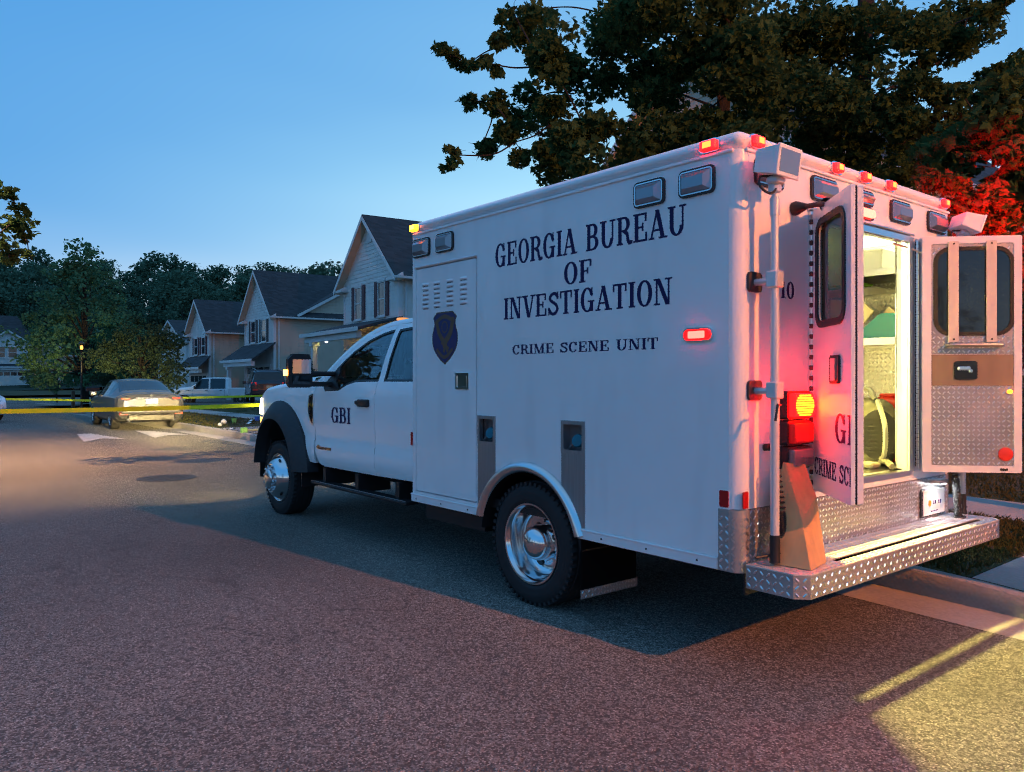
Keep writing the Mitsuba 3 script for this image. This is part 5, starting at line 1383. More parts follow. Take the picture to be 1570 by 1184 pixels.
# left of the street's end: two houses seen from the front
fa = math.atan2(-SN * ((20 - CX) / F) + CS, CS * ((20 - CX) / F) + SN)
hl_, HB, HM_ = house('grey house with a white garage door at the far left, gable to the street', at(49, 590, 95)[:2], fa, 0.2, 4.9, 11, 5.75, 7.25, 'm_sidinggrey', 'm_sidinggrey',
                     [(1.5, 2.45, 4.0, 5.35), (2.7, 3.65, 4.0, 5.35), (3.9, 4.8, 4.0, 5.35)], None, (3.3, 2.95, 0.5), None, (0.8, 3.6, 2.35))
add(hl_ + '__rear_roof', hull([HB(p) for p in ((2.0, -0.8, 5.7), (2.0, 11, 5.7), (9, -0.8, 5.7), (9, 11, 5.7), (5.5, 1.5, 9.4), (5.5, 9, 9.4))]), 'm_shingle', False)
add(hl_ + '__brick_band', xf(box(0.0, 4.9, 2.5, 2.95, 0.03, 0.10), HM_), 'm_brick', False)
hd_, DB, DM = house('dark house with two small lit garage lanterns behind the young tree', at(112, 590, 99)[:2], fa - 0.04, 0.2, 5.2, 10, 4.6, 6.2, 'm_sidingtan', 'm_sidingtan', [], None, None, None, (1.0, 4.0, 2.3))
for u in (1.55, 4.4):
    k = add(hd_ + '__wall_lantern', xf(rbox(u - 0.11, u + 0.11, 1.95, 2.25, 0.10, 0.28, 0.03), DM), 'm_glow', False, emit=(9, 4.6, 0.8))
house('tan house behind the maples, its gable showing through the leaves', at(1215, 582, 17.5)[:2], rad(-5.5), 1.1, 6.6, 12, 6.9, 9.9, 'm_sidingtan', 'm_sidingtan', [(1.5, 2.4, 4.8, 6.2), (4.1, 5.0, 4.8, 6.2)], 'm_shutterdark', (4.6, 4.0, 1.2))

# ---------------------------------------------------------------- trees
MAPLE = np.array([(0, 0), (0.16, 0.06), (0.46, 0.02), (0.34, 0.22), (0.52, 0.42), (0.27, 0.46), (0.20, 0.62), (0.0, 1.0), (-0.20, 0.62), (-0.27, 0.46), (-0.52, 0.42), (-0.34, 0.22), (-0.46, 0.02), (-0.16, 0.06)]) - [0, 0.35]
OVAL = np.array([(0, 0), (0.30, 0.3), (0.26, 0.62), (0, 1.0), (-0.26, 0.62), (-0.30, 0.3)]) - [0, 0.45]


def leaves(P_, size, shape, g, droop=0.35, flat=0.75):
    """One bent leaf per point, facing mostly up and outwards."""
    n = len(P_)
    nrm = g.normal(0, 1, (n, 3)) * flat + [0, 0, 0.9]
    nrm /= np.linalg.norm(nrm, axis=1, keepdims=True)
    t = g.normal(0, 1, (n, 3)) + [0, 0, -droop]
    t -= nrm * (t * nrm).sum(1, keepdims=True); t /= np.linalg.norm(t, axis=1, keepdims=True)
    b = np.cross(nrm, t)
    s = size * g.uniform(0.65, 1.25, n)
    k = len(shape)
    q = np.vstack([[0, 0.05], shape])
    V = P_[:, None] + s[:, None, None] * (q[None, :, :1] * b[:, None] + q[None, :, 1:] * t[:, None] + (-0.5 * (q[:, 0] ** 2) - 0.25 * q[:, 1] ** 2)[None, :, None] * nrm[:, None])
    f = np.array([[0, 1 + i, 1 + (i + 1) % k] for i in range(k)])
    return V.reshape(-1, 3), (np.arange(n)[:, None, None] * (k + 1) + f[None]).reshape(-1, 3)


def clump(c, r, n, g, squash=0.8):
    d = g.normal(0, 1, (n, 3)); d /= np.linalg.norm(d, axis=1, keepdims=True)
    return c + d * (r * g.uniform(0.15, 1.0, (n, 1)) ** 0.5) * [1, 1, squash]


def limbs(base, top, ends, r0, g, r_end=0.008, bend=0.3, start=0.3):
    """A tapered trunk and a limb to every clump."""
    base, top = np.array(base), np.array(top)
    mid = (base + top) / 2 + g.normal(0, 0.04, 3) * np.linalg.norm(top - base)
    tr = bez(base, mid, top, n=8)
    ms = [tube(tr, np.linspace(r0, r0 * 0.35, len(tr)), 9)]
    tz = np.linspace(0, 1, len(tr))
    for e in ends:
        hz = np.clip((e[2] - base[2]) / max(top[2] - base[2], .1) * 0.8 - 0.15, start, 0.97)
        i = int(hz * (len(tr) - 1))
        s = tr[i]
        m = (s + e) / 2 + g.normal(0, 0.08, 3) * np.linalg.norm(e - s) + [0, 0, 0.10 * np.linalg.norm(e - s)]
        p = bez(s, m, e, n=5)
        ms.append(tube(p, np.linspace(min(r0 * 0.30, 0.012 + 0.018 * np.linalg.norm(e - s)), r_end, len(p)), 5))
    return cat(ms)


def boughs(base, top, C, r0, g):
    """A trunk; every clump hangs on a bough from the nearest clump nearer to the trunk."""
    base, top = np.array(base), np.array(top)
    tr = bez(base, (base + top) / 2 + g.normal(0, 0.03, 3) * np.linalg.norm(top - base), top, n=10)
    ms = [tube(tr, np.linspace(r0, r0 * 0.4, len(tr)), 10)]
    dist = np.array([np.linalg.norm(tr - c, axis=1).min() for c in C])
    done = []
    for i in np.argsort(dist):
        c = C[i]
        lower = tr[tr[:, 2] < c[2] + 0.3] if (tr[:, 2] < c[2] + 0.3).any() else tr[:3]
        s = lower[np.argmin(np.linalg.norm(lower - c, axis=1) + 0.5 * np.maximum(0, lower[:, 2] - c[2] + 0.6))]
        best = np.linalg.norm(s - c)
        for q in done:
            d = np.linalg.norm(C[q] - c) * 1.15
            if d < best: best, s = d, C[q]
        m = (s + c) / 2 + g.normal(0, 0.09, 3) * np.linalg.norm(c - s) + [0, 0, 0.06 * np.linalg.norm(c - s)]
        p = bez(s, m, c, n=5)
        ms.append(tube(p, np.linspace(0.012 + 0.02 * max(0, 1.6 - dist[i]), 0.008, len(p)), 5))
        for _ in range(3):
            e = c + g.normal(0, 0.09, 3)
            ms.append(tube([c, (c + e) / 2 + g.normal(0, 0.02, 3), e], [0.006, 0.004, 0.002], 4))
        done.append(i)
    return cat(ms)


def maple(label, base, top, r0, cl, depth, dvar, g, size=0.09, dens=0.36, matn='m_maple'):
    k = thing('maple_tree', label, 'tree')
    pts, C = [], []
    for px, py, r in cl:
        d = depth + g.uniform(-dvar, dvar)
        c = at(px, py, d); R_ = r / F * d
        C.append(c)
        for _ in range(4):                                       # each bough end carries a few uneven tufts
            o = c + g.normal(0, 0.52, 3) * R_ * [1, 1, 0.8]
            pts.append(clump(o, R_ * g.uniform(0.55, 1.05), int(r * r * dens * g.uniform(0.2, 0.5)) + 5, g, g.uniform(0.5, 0.9)))
    add(k + '__crown', leaves(np.vstack(pts), size, MAPLE, g), matn, False, kind='stuff')
    add(k + '__trunk', boughs(base, top, np.array(C), r0, g), 'm_bark', 50)
    return k


g1 = np.random.default_rng(5)
clA = [(690, 85, 18), (716, 100, 15), (748, 97, 15), (788, 22, 26), (822, 14, 24), (795, 66, 30), (832, 100, 40), (872, 142, 44), (806, 166, 34), (752, 160, 22), (718, 155, 15), (842, 192, 42), (790, 218, 30), (738, 226, 20), (697, 238, 17), (852, 246, 38), (905, 212, 50), (915, 120, 26),
       (960, 62, 50), (930, 22, 34), (1010, 26, 55), (1000, 128, 60), (958, 240, 46), (1058, 88, 60), (1060, 188, 55), (1118, 34, 55), (1128, 134, 55), (1010, 220, 50), (1180, 56, 52), (900, 270, 30), (1110, 200, 50), (960, 290, 40), (1060, 260, 50), (1180, 150, 55)]
bA = cam(10.4 * (1116 - CX) / F, 10.4, 0.2)
maple('large dark maple whose branches reach out over the truck roof to the left', bA, at(1120, -60, 10.4), 0.15, clA, 10.2, 1.3, g1)
g2 = np.random.default_rng(8)
clB = [(1190, 178, 55), (1240, 42, 52), (1250, 132, 58), (1240, 226, 48), (1300, 205, 55), (1300, 84, 52), (1352, 36, 46), (1372, 132, 50), (1384, 222, 50), (1430, 52, 42), (1424, 176, 42), (1480, 22, 36), (1340, 275, 45), (1290, 285, 45), (1420, 262, 45), (1350, 330, 40), (1230, 300, 45),
       (1400, 330, 45), (1460, 360, 50), (1540, 20, 26), (1500, 60, 26), (1468, 78, 34), (1498, 128, 34), (1452, 138, 30), (1488, 178, 40), (1532, 112, 28), (1440, 230, 40), (1410, 110, 26), (1510, 200, 36), (1400, 30, 36), (1285, 150, 40), (1210, 100, 40), (1150, 230, 40), (1180, 250, 45)]
bB = cam(11.2 * (1335 - CX) / F, 11.2, 0.25)
maple('stout maple with a thick trunk behind the truck, beside the large dark maple', bB, at(1330, -40, 11.2), 0.26, clB, 10.8, 1.2, g2)
g3 = np.random.default_rng(9)
clC = [(1480, 232, 48), (1532, 160, 40), (1548, 242, 44), (1542, 312, 42), (1492, 308, 38), (1560, 200, 34), (1570, 280, 40), (1520, 372, 38), (1560, 390, 40), (1600, 330, 50), (1600, 230, 50), (1620, 150, 50), (1570, 120, 34), (1455, 290, 30), (1600, 420, 50), (1545, 440, 36), (1585, 500, 45), (1540, 345, 34)]
bC = cam(7.2 * (1650 - CX) / F, 7.2, 0.22)
maple('red-lit maple branches hanging beside the open right door', bC, at(1660, -60, 7.2), 0.12, clC, 6.9, 0.45, g3, size=0.09, dens=0.22)
g4 = np.random.default_rng(12)
clD = [(8, 298, 17), (22, 318, 13), (16, 345, 20), (6, 372, 18), (34, 362, 9), (24, 338, 12), (-26, 330, 28), (-30, 390, 28), (-40, 280, 22), (14, 392, 14), (44, 388, 6)]
maple('maple branch reaching in at the left edge of the sky', cam(13.5 * (-330 - CX) / F, 13.5, 0.1), at(-300, 120, 13.5), 0.13, clD, 13.0, 0.8, g4, size=0.11, dens=0.17)


def crown_tree(name, label, pos, zb, prof, n, cr, nl, size, mat_, g, r0, category='tree', group=None, shape=OVAL, trunk_top=0.8):
    """A free-standing tree: clumps scattered through the volume of a turned profile [(z, radius)]."""
    k = thing(name, label, category, group)
    prof = np.array(prof)
    z = g.uniform(prof[0, 0], prof[-1, 0], n * 4)
    R_ = np.interp(z, prof[:, 0], prof[:, 1])
    keep = g.uniform(0, prof[:, 1].max(), n * 4) < R_ + 0.15
    z, R_ = z[keep][:n], R_[keep][:n]
    a = g.uniform(0, 2 * PI, len(z))
    rr_ = R_ * np.sqrt(g.uniform(0.12, 1.0, len(z))) * g.uniform(0.85, 1.12, len(z))
    C = np.c_[pos[0] + rr_ * np.cos(a), pos[1] + rr_ * np.sin(a), pos[2] + z]
    P_ = np.vstack([clump(c, cr * g.uniform(0.6, 1.25), nl, g, 0.75) for c in C])
    add(k + '__crown', leaves(P_, size, shape, g), mat_, False, kind='stuff')
    H_ = prof[-1, 0]
    add(k + '__trunk', limbs([pos[0], pos[1], pos[2] - 0.2], [pos[0], pos[1], pos[2] + H_ * trunk_top], C[g.choice(len(C), min(len(C), 26), replace=False)], r0, g, start=0.25), 'm_bark', 50)
    return k


gt = np.random.default_rng(21)
p1 = cam(41 * (130 - CX) / F, 41, 0.0)
crown_tree('broad_tree', 'tall full green tree in the middle distance beyond the sedan', p1, 0, [(1.3, 2.4), (2.3, 3.2), (3.6, 3.25), (4.8, 2.7), (6.0, 1.9), (7.2, 1.15), (8.1, 0.65), (8.75, 0.12)], 210, 0.55, 46, 0.22, 'm_leaf', gt, 0.22)
p2 = cam(35 * (214 - CX) / F, 35, 0.0)
crown_tree('round_tree', 'smaller dark round tree right of the tall green tree', p2, 0, [(0.7, 1.3), (1.3, 1.9), (2.2, 2.1), (3.0, 1.75), (3.7, 1.1), (4.3, 0.3)], 120, 0.42, 46, 0.17, 'm_leafdark', gt, 0.14)
p3 = cam(44 * (88 - CX) / F, 44, 0.0)
crown_tree('young_tree', 'small yellowish young tree left of the tall green tree', p3, 0, [(0.8, 0.7), (1.4, 1.0), (2.0, 0.8), (2.6, 0.2)], 26, 0.3, 30, 0.13, 'm_leaf', gt, 0.05)
for lab, px, d, h_, r_ in (('round clipped bush beside the white garage door', 43, 91, 2.4, 0.75), ('dark bush against the tan siding behind the white pickup', 338, 62, 3.0, 0.85), ('low dark bush by the porch of the nearest house', 470, 30, 1.5, 0.7), ('dark bush beside the tan house behind the pickup bed', 354, 60, 2.2, 0.7), ('dark shrub behind the open right door', 1560, 11.5, 1.9, 0.9), ('dark shrub behind the truck, right of its door', 1500, 12.5, 1.8, 1.0)):
    q = cam(d * (px - CX) / F, d, 0)
    q[2] = float(lot_h(q[0], q[1])) if d < 90 else 0.2
    crown_tree('bush', lab, q, 0, [(0.05, r_ * 0.8), (h_ * 0.4, r_), (h_ * 0.75, r_ * 0.8), (h_, 0.15)], 34, 0.34, 40, 0.12 if d > 20 else 0.08, 'm_leafdark', gt, 0.04, 'bush', None, OVAL, 0.5)
# the wood on the rise: one mass of separate crowns
gf = np.random.default_rng(31)
for v in range(5):
    n = 46
    H_ = (13, 16, 14, 18, 11)[v]
    prof = np.array([(2.0, 2.6), (H_ * 0.4, 3.9), (H_ * 0.65, 3.3), (H_ * 0.88, 1.7), (H_, 0.4)])
    z = gf.uniform(2.0, H_, n); R_ = np.interp(z, prof[:, 0], prof[:, 1]); a = gf.uniform(0, 2 * PI, n)
    rr_ = R_ * np.sqrt(gf.uniform(0.1, 1, n))
    C = np.c_[rr_ * np.cos(a), rr_ * np.sin(a), z]
    P_ = np.vstack([clump(c, gf.uniform(0.9, 1.7), 56, gf, 0.75) for c in C])
    lv = leaves(P_, 0.46, OVAL, gf)
    tk = limbs([0, 0, -2], [0, 0, H_ * 0.85], C[:12], 0.22, gf)
    scene[f'crown_kind_{v}'] = {'type': 'shapegroup', 'crown': mikit.ply(lv, 'm_forest', False), 'stem': mikit.ply(tk, 'm_bark', False)}
i = 0
for row, (d0, n, px0, px1) in enumerate(((104, 26, -80, 640), (122, 30, -120, 760), (145, 34, -150, 1100), (165, 30, -150, 1400))):
    for px in np.linspace(px0, px1, n):
        px_ = px + gf.uniform(-12, 12); d = d0 + gf.uniform(-6, 6)
        c = cam(d * (px_ - CX) / F, d, 0)
        ytop = np.interp(px_, [-150, 0, 60, 110, 200, 245, 300, 360, 430, 520, 700, 1400], [380, 388, 386, 396, 402, 386, 404, 402, 406, 404, 398, 380]) + (0, 30, 8, 0)[row] * 1.0 + (46 if row == 0 else 0) + gf.uniform(-4, 16)
        zt = EYE + (HY - ytop) / F * d
        v = int(gf.integers(5)); H_ = (13, 16, 14, 18, 11)[v]
        s = float(np.clip(zt / H_ * 0.98, 0.55, 1.6)) * 1.0
        i += 1
        scene[f'forest__{i:03d}'] = {'type': 'instance', 'to_world': T().translate([float(c[0]), float(c[1]), float(zt - H_ * s)]).rotate([0, 0, 1], float(gf.uniform(0, 360))).scale([s * 1.05, s * 1.05, s]), 'g': {'type': 'ref', 'id': f'crown_kind_{v}'}}
i = 0
for a in np.radians([95, 112, 128, 146, 163, 181, 200, 219, 238, 257, 275, 292]):
    v = int(gf.integers(5)); d = gf.uniform(38, 60); i += 1
    c = np.array([SN * math.cos(a) + CS * math.sin(a), CS * math.cos(a) - SN * math.sin(a)]) * d
    scene[f'woodland__{i:03d}'] = {'type': 'instance', 'to_world': T().translate([float(c[0]), float(c[1]), 0.0]).rotate([0, 0, 1], float(gf.uniform(0, 360))).scale([0.9, 0.9, 0.75]), 'g': {'type': 'ref', 'id': f'crown_kind_{v}'}}
for a in np.radians([-42, -50, -59, -68, -77, -86]):
    v = int(gf.integers(5)); d = gf.uniform(30, 40); i += 1
    c = np.array([SN * math.cos(a) + CS * math.sin(a), CS * math.cos(a) - SN * math.sin(a)]) * d
    scene[f'woodland__{i:03d}'] = {'type': 'instance', 'to_world': T().translate([float(c[0]), float(c[1]), 0.0]).rotate([0, 0, 1], float(gf.uniform(0, 360))).scale([0.8, 0.8, 0.7]), 'g': {'type': 'ref', 'id': f'crown_kind_{v}'}}
labels['forest'] = {'label': 'dark wood on the rise behind all the houses', 'category': 'forest', 'kind': 'stuff'}
labels['woodland'] = {'label': 'trees lining the street behind and left of the view', 'category': 'woodland', 'kind': 'stuff'}
# ---------------------------------------------------------------- cars
mat('m_greycar', (0.055, 0.057, 0.062), 0.25, metallic=0.35, clearcoat=1.0, clearcoat_gloss=0.95)
mat('m_darkcar', (0.012, 0.014, 0.022), 0.2, clearcoat=1.0, clearcoat_gloss=0.95)
mat('m_whitecar', (0.78, 0.78, 0.78), 0.25, clearcoat=1.0, clearcoat_gloss=0.95)
scene['m_yellowtape'] = {'type': 'principledthin', 'base_color': rgb(0.80, 0.86, 0.05), 'roughness': 0.4, 'diff_trans': 0.8, 'spec_trans': 0.0}


def car_loft(st, glass_side, glass_top):
    """st: (y, z_low, z_belt, z_top, w, w_top) from the tail; returns body and glass meshes (x across, y from the tail forward)."""
    st = np.array(st, float)
    yy = np.linspace(st[0, 0], st[-1, 0], 61)
    yy = np.unique(np.r_[yy, st[:, 0]])
    S = [np.interp(yy, st[:, 0], st[:, k]) for k in range(6)]
    for k in range(1, 6):
        s_ = S[k].copy(); s_[1:-1] = 0.25 * s_[:-2] + 0.5 * s_[1:-1] + 0.25 * s_[2:]; S[k] = s_
    rows = []
    for y, zl, zb, zt, w, wt in zip(*S):
        h = [(0, zl), (0.86 * w, zl), (0.97 * w, zl + 0.10), (w, zl + 0.45 * (zb - zl)), (0.985 * w, zb - 0.06), (0.95 * w, zb), (wt + 0.02, zt - 0.055), (wt - 0.05, zt - 0.012), (0.5 * wt, zt + 0.012), (0, zt + 0.018)]
        rows.append([(-x, y, z) for x, z in h[::-1][:-1]] + [(x, y, z) for x, z in h[:]][0:])
    V = np.array(rows); n, m = V.shape[:2]
    body, gl = [], []
    for i in range(n - 1):
        ym = (yy[i] + yy[i + 1]) / 2
        for j in range(m - 1):
            b = i * m + j
            q = [[b, b + 1, b + m + 1], [b, b + m + 1, b + m]]
            jj = j if j < 9 else 17 - j          # 0 = roof centre .. 8 = floor centre
            is_g = (jj == 3 and glass_side[0] < ym < glass_side[1]) or (jj <= 2 and any(a < ym < c for a, c in glass_top))
            (gl if is_g else body).extend(q)
    V = V.reshape(-1, 3)
    ends = [[(0) * m + 0, 0 * m + j, 0 * m + j + 1] for j in range(1, m - 1)] + [[(n - 1) * m, (n - 1) * m + j + 1, (n - 1) * m + j] for j in range(1, m - 1)]
    pack = lambda f: tm((lambda t: (t.remove_unreferenced_vertices(), t)[1])(trimesh.Trimesh(V, np.array(f), process=False)))
    return pack(body + ends), pack(gl)


def car_wheels(k, M, ys, w, r=0.33, wid=0.22, rim='m_alubright'):
    for y in ys:
        for s in (-1, 1):
            O = (s * w, y, r)
            wk = num_part(k, 'wheel')
            add(wk + '__tyre', xf(lathe([(r * 0.62, -wid), (r * 0.93, -wid), (r, -wid * 0.85), (r, -wid * 0.12), (r * 0.93, 0), (r * 0.66, 0.004), (r * 0.62, -0.02)], O, (s, 0, 0), 28), M), 'm_rubber', 40)
            add(wk + '__rim', [xf(lathe([(r * 0.64, -0.02), (r * 0.62, 0.0), (r * 0.56, -0.03), (r * 0.2, -0.02), (r * 0.14, 0.0), (0, 0.002)], O, (s, 0, 0), 24), M)], rim, 40)
            add(k + '__wheel_arch', xf(prism(Point(0, 0).buffer(r * 1.16, quad_segs=10).intersection(sbox(-1, -r * 0.55, 1, 1)), 0.004, frame((s * (w + 0.002 - 0.02), y, r), (0, -s, 0), (0, 0, 1), (s, 0, 0))), M), 'm_black', False)


def num_part(k, name):
    q = f'{k}__{name}'; i = 0
    while any(x.startswith(q + '__') for x in scene):
        i += 1; q = f'{k}__{name}_{i:03d}'
    return q


def place_car(pos, heading, z=0.0):
    """Frame with y along the heading (radians from +y towards +x), origin under the middle of the tail."""
    h = np.array([math.sin(heading), math.cos(heading), 0])
    return frame((pos[0], pos[1], z), (h[1], -h[0], 0), h)


SEDAN = [(0.0, 0.45, 0.84, 0.90, 0.74, 0.52), (0.06, 0.34, 0.90, 0.98, 0.86, 0.66), (0.25, 0.26, 0.94, 1.04, 0.91, 0.70), (0.60, 0.22, 0.95, 1.07, 0.92, 0.70), (0.75, 0.2, 0.95, 1.10, 0.92, 0.68), (1.55, 0.2, 0.95, 1.38, 0.92, 0.60), (2.1, 0.2, 0.94, 1.43, 0.92, 0.61), (2.9, 0.2, 0.93, 1.41, 0.92, 0.60), (3.80, 0.2, 0.91, 0.99, 0.91, 0.68), (4.5, 0.24, 0.82, 0.87, 0.88, 0.66), (4.82, 0.32, 0.68, 0.72, 0.78, 0.58), (4.92, 0.42, 0.6, 0.62, 0.66, 0.45)]


def sedan(k, M, paint, tail_lit=False):
    b, gl = car_loft(SEDAN, (1.15, 3.35), ((0.78, 1.55), (2.95, 3.78)))
    add(k + '__body', xf(b, M), paint, 40)
    add(k + '__windows', xf(gl, M), 'm_darkglass', 40)
    car_wheels(k, M, (1.0, 3.85), 0.90)
    for s in (-1, 1):
        q = add(k + '__tail_light', xf(hull([(s * x, y, z) for x, y, z in ((0.42, 0.015, 0.80), (0.42, 0.02, 0.90), (0.74, 0.02, 0.76), (0.76, 0.04, 0.90), (0.86, 0.20, 0.80), (0.86, 0.22, 0.90), (0.45, 0.08, 0.85), (0.80, 0.2, 0.85))]), M), 'm_redlens', 20, **({'emit': (5, 0.16, 0.03)} if tail_lit else {}))
        add(k + '__reflector', xf(rbox(s * 0.72 - 0.11, s * 0.72 + 0.11, -0.005, 0.06, 0.43, 0.50, 0.01), M), 'm_redplastic', False)
        add(k + '__exhaust', xf(cyl((s * 0.58, -0.02, 0.30), (s * 0.58, 0.15, 0.30), 0.05, 12), M), 'm_chrome')
        add(k + '__mirror', xf(rbox(s * 0.98 - 0.09, s * 0.98 + 0.09, 3.20, 3.30, 0.92, 1.06, 0.03, 2), M), paint, 50)
        add(k + '__headlight', xf(hull([(s * x, y, z) for x, y, z in ((0.45, 4.88, 0.60), (0.45, 4.86, 0.70), (0.80, 4.70, 0.62), (0.82, 4.62, 0.74), (0.5, 4.8, 0.7))]), M), 'm_lens', 20)
    add(k + '__number_plate', xf(rbox(-0.16, 0.16, -0.022, -0.008, 0.74, 0.88, 0.003), M), 'm_white', False)
    add(k + '__rear_bumper', xf(rbox(-0.80, 0.80, -0.05, 0.14, 0.46, 0.66, 0.05, 2), M), paint, 50)
    add(k + '__diffuser', xf(rbox(-0.62, 0.62, -0.03, 0.12, 0.25, 0.45, 0.03), M), 'm_black', False)
    add(k + '__trim_strip', xf(rbox(-0.42, 0.42, -0.012, 0.03, 0.895, 0.925, 0.006), M), 'm_chrome', False)
    add(k + '__chrome_badge', xf(prism(Point(0, 0.965).buffer(0.03), 0.008, frame((0, 0.035, 0), (1, 0, 0), (0, 0, 1))), M), 'm_chrome', False)


k = thing('grey_sedan', 'grey sedan parked at the kerb ahead, its tail lit yellow behind the tape', 'car')
sedan(k, place_car((6.10, 23.6), rad(2.5)), 'm_greycar', True)
k = thing('white_car', 'white car cut off by the left edge behind the tape', 'car')
wp = cam(25.2 * (-92 - CX) / F, 25.2)
MW = place_car((wp[0], wp[1] + 4.2), rad(168))
sedan(k, MW, 'm_whitecar')
k = thing('dark_car', 'dark car standing behind the white pickup by the tan house', 'car')
dp_ = cam(62 * (272 - CX) / F, 62)
sedan(k, place_car((dp_[0], dp_[1]), rad(-75), -0.35), 'm_darkcar')
# the white pickup on the driveway, nose to the street
k = thing('white_pickup', 'white crew cab pickup standing side-on on the driveway under the houses', 'pickup truck')
MPk = place_car((18.9, 48.6), rad(-64), -0.17)
MPk[:3, :3] *= 0.88
b, gl = car_loft([(1.95, 0.5, 1.15, 1.9, 0.98, 0.72), (2.05, 0.5, 1.15, 1.93, 0.98, 0.74), (2.9, 0.48, 1.15, 1.94, 0.98, 0.74), (3.7, 0.46, 1.15, 1.90, 0.98, 0.72), (4.5, 0.46, 1.13, 1.30, 0.98, 0.76), (5.4, 0.46, 1.10, 1.18, 0.97, 0.76), (5.78, 0.5, 1.0, 1.08, 0.9, 0.7), (5.9, 0.55, 0.9, 0.95, 0.8, 0.6)], (2.15, 4.15), ((3.72, 4.45),))
add(k + '__body', xf(b, MPk), 'm_whitecar', 40)
add(k + '__windows', xf(gl, MPk), 'm_darkglass', 40)
add(k + '__bed', [xf(rbox(s * 0.97 - 0.03, s * 0.97 + 0.03, 0.05, 1.97, 0.55, 1.20, 0.02), MPk) for s in (-1, 1)] + [xf(rbox(-0.95, 0.95, 0.02, 0.08, 0.6, 1.19, 0.02), MPk), xf(box(-0.95, 0.95, 0.08, 1.97, 0.62, 0.7), MPk)], 'm_whitecar', False)
car_wheels(k, MPk, (1.15, 4.85), 0.97, 0.41, 0.26)
for s in (-1, 1):
    add(k + '__pillar', xf(hull([(s * (x + dx), y + dy, z) for x, z in ((0.935, 1.13), (0.752, 1.86)) for dx in (0, 0.02) for dy in (-0.05, 0.05) for y in (3.2,)]), MPk), 'm_whitecar', False)
    add(k + '__mirror', xf(rbox(s * 1.09 - 0.10, s * 1.09 + 0.10, 4.1, 4.2, 1.14, 1.36, 0.03), MPk), 'm_black', False)
    add(k + '__headlight', xf(rbox(s * 0.72 - 0.16, s * 0.72 + 0.16, 5.78, 5.87, 0.86, 1.02, 0.02), MPk), 'm_lens', False)
    for y in (3.3, 2.35):
        add(k + '__door_handle', xf(rbox(s * 0.985 - 0.012, s * 0.985 + 0.012, y, y + 0.18, 1.02, 1.06, 0.005), MPk), 'm_black', False)
    for y in (4.28, 3.22, 2.2):
        add(k + '__door_seam', xf(box(s * 0.983 - 0.004, s * 0.983 + 0.004, y - 0.006, y + 0.006, 0.55, 1.1), MPk), 'm_dark', False)
    add(k + '__fender_badge', xf(box(s * 0.975 - 0.01, s * 0.975 + 0.01, 4.42, 4.72, 1.0, 1.05), MPk), 'm_black', False)
# the dark SUV
k = thing('dark_suv', 'black SUV with red tail lights parked beyond the truck nose', 'SUV')
sp_ = cam(43 * (413 - CX) / F, 43)
MS = place_car((sp_[0], sp_[1]), rad(39.15 - 23), 0.12)
b, gl = car_loft([(0.0, 0.5, 1.0, 1.05, 0.88, 0.8), (0.06, 0.4, 1.08, 1.2, 0.95, 0.82), (0.35, 0.35, 1.10, 1.72, 0.97, 0.72), (0.7, 0.33, 1.10, 1.82, 0.98, 0.72), (2.2, 0.3, 1.08, 1.86, 0.98, 0.73), (3.0, 0.3, 1.07, 1.82, 0.98, 0.70), (3.8, 0.3, 1.05, 1.14, 0.97, 0.74), (4.7, 0.34, 1.0, 1.05, 0.93, 0.7), (4.95, 0.45, 0.85, 0.9, 0.8, 0.6)], (0.55, 3.5), ((0.10, 0.36), (3.05, 3.75)))
add(k + '__body', xf(b, MS), 'm_darkcar', 40)
add(k + '__windows', xf(gl, MS), 'm_darkglass', 40)
car_wheels(k, MS, (0.95, 3.95), 0.96, 0.39, 0.25)
for s in (-1, 1):
    add(k + '__roof_rail', xf(tube(bez((s * 0.66, 0.5, 1.82), (s * 0.68, 1.5, 1.91), (s * 0.66, 2.9, 1.87), n=6), 0.03, 6), MS), 'm_brushed')
    add(k + '__tail_light', xf(hull([(s * x, y, z) for x, y, z in ((0.68, -0.02, 0.98), (0.68, 0.0, 1.16), (0.93, 0.10, 0.98), (0.93, 0.16, 1.16), (0.80, 0.12, 1.07))]), MS), 'm_redlens', 20, emit=(0.5, 0.02, 0.02))
    add(k + '__reflector', xf(rbox(s * 0.74 - 0.13, s * 0.74 + 0.13, -0.06, 0.0, 0.68, 0.78, 0.01), MS), 'm_redplastic', False)
    add(k + '__mirror', xf(rbox(s * 1.06 - 0.1, s * 1.06 + 0.1, 3.15, 3.25, 1.05, 1.22, 0.03), MS), 'm_darkcar', False)
add(k + '__number_plate', xf(rbox(-0.16, 0.16, -0.03, -0.012, 0.82, 0.97, 0.003), MS), 'm_paper', False)
add(k + '__rear_bumper', xf(rbox(-0.93, 0.93, -0.06, 0.14, 0.45, 0.72, 0.05), MS), 'm_flare', False)
add(k + '__side_lamp', xf(rbox(-1.0, -0.96, 0.35, 0.45, 0.86, 1.0, 0.01), MS), 'm_white', False)

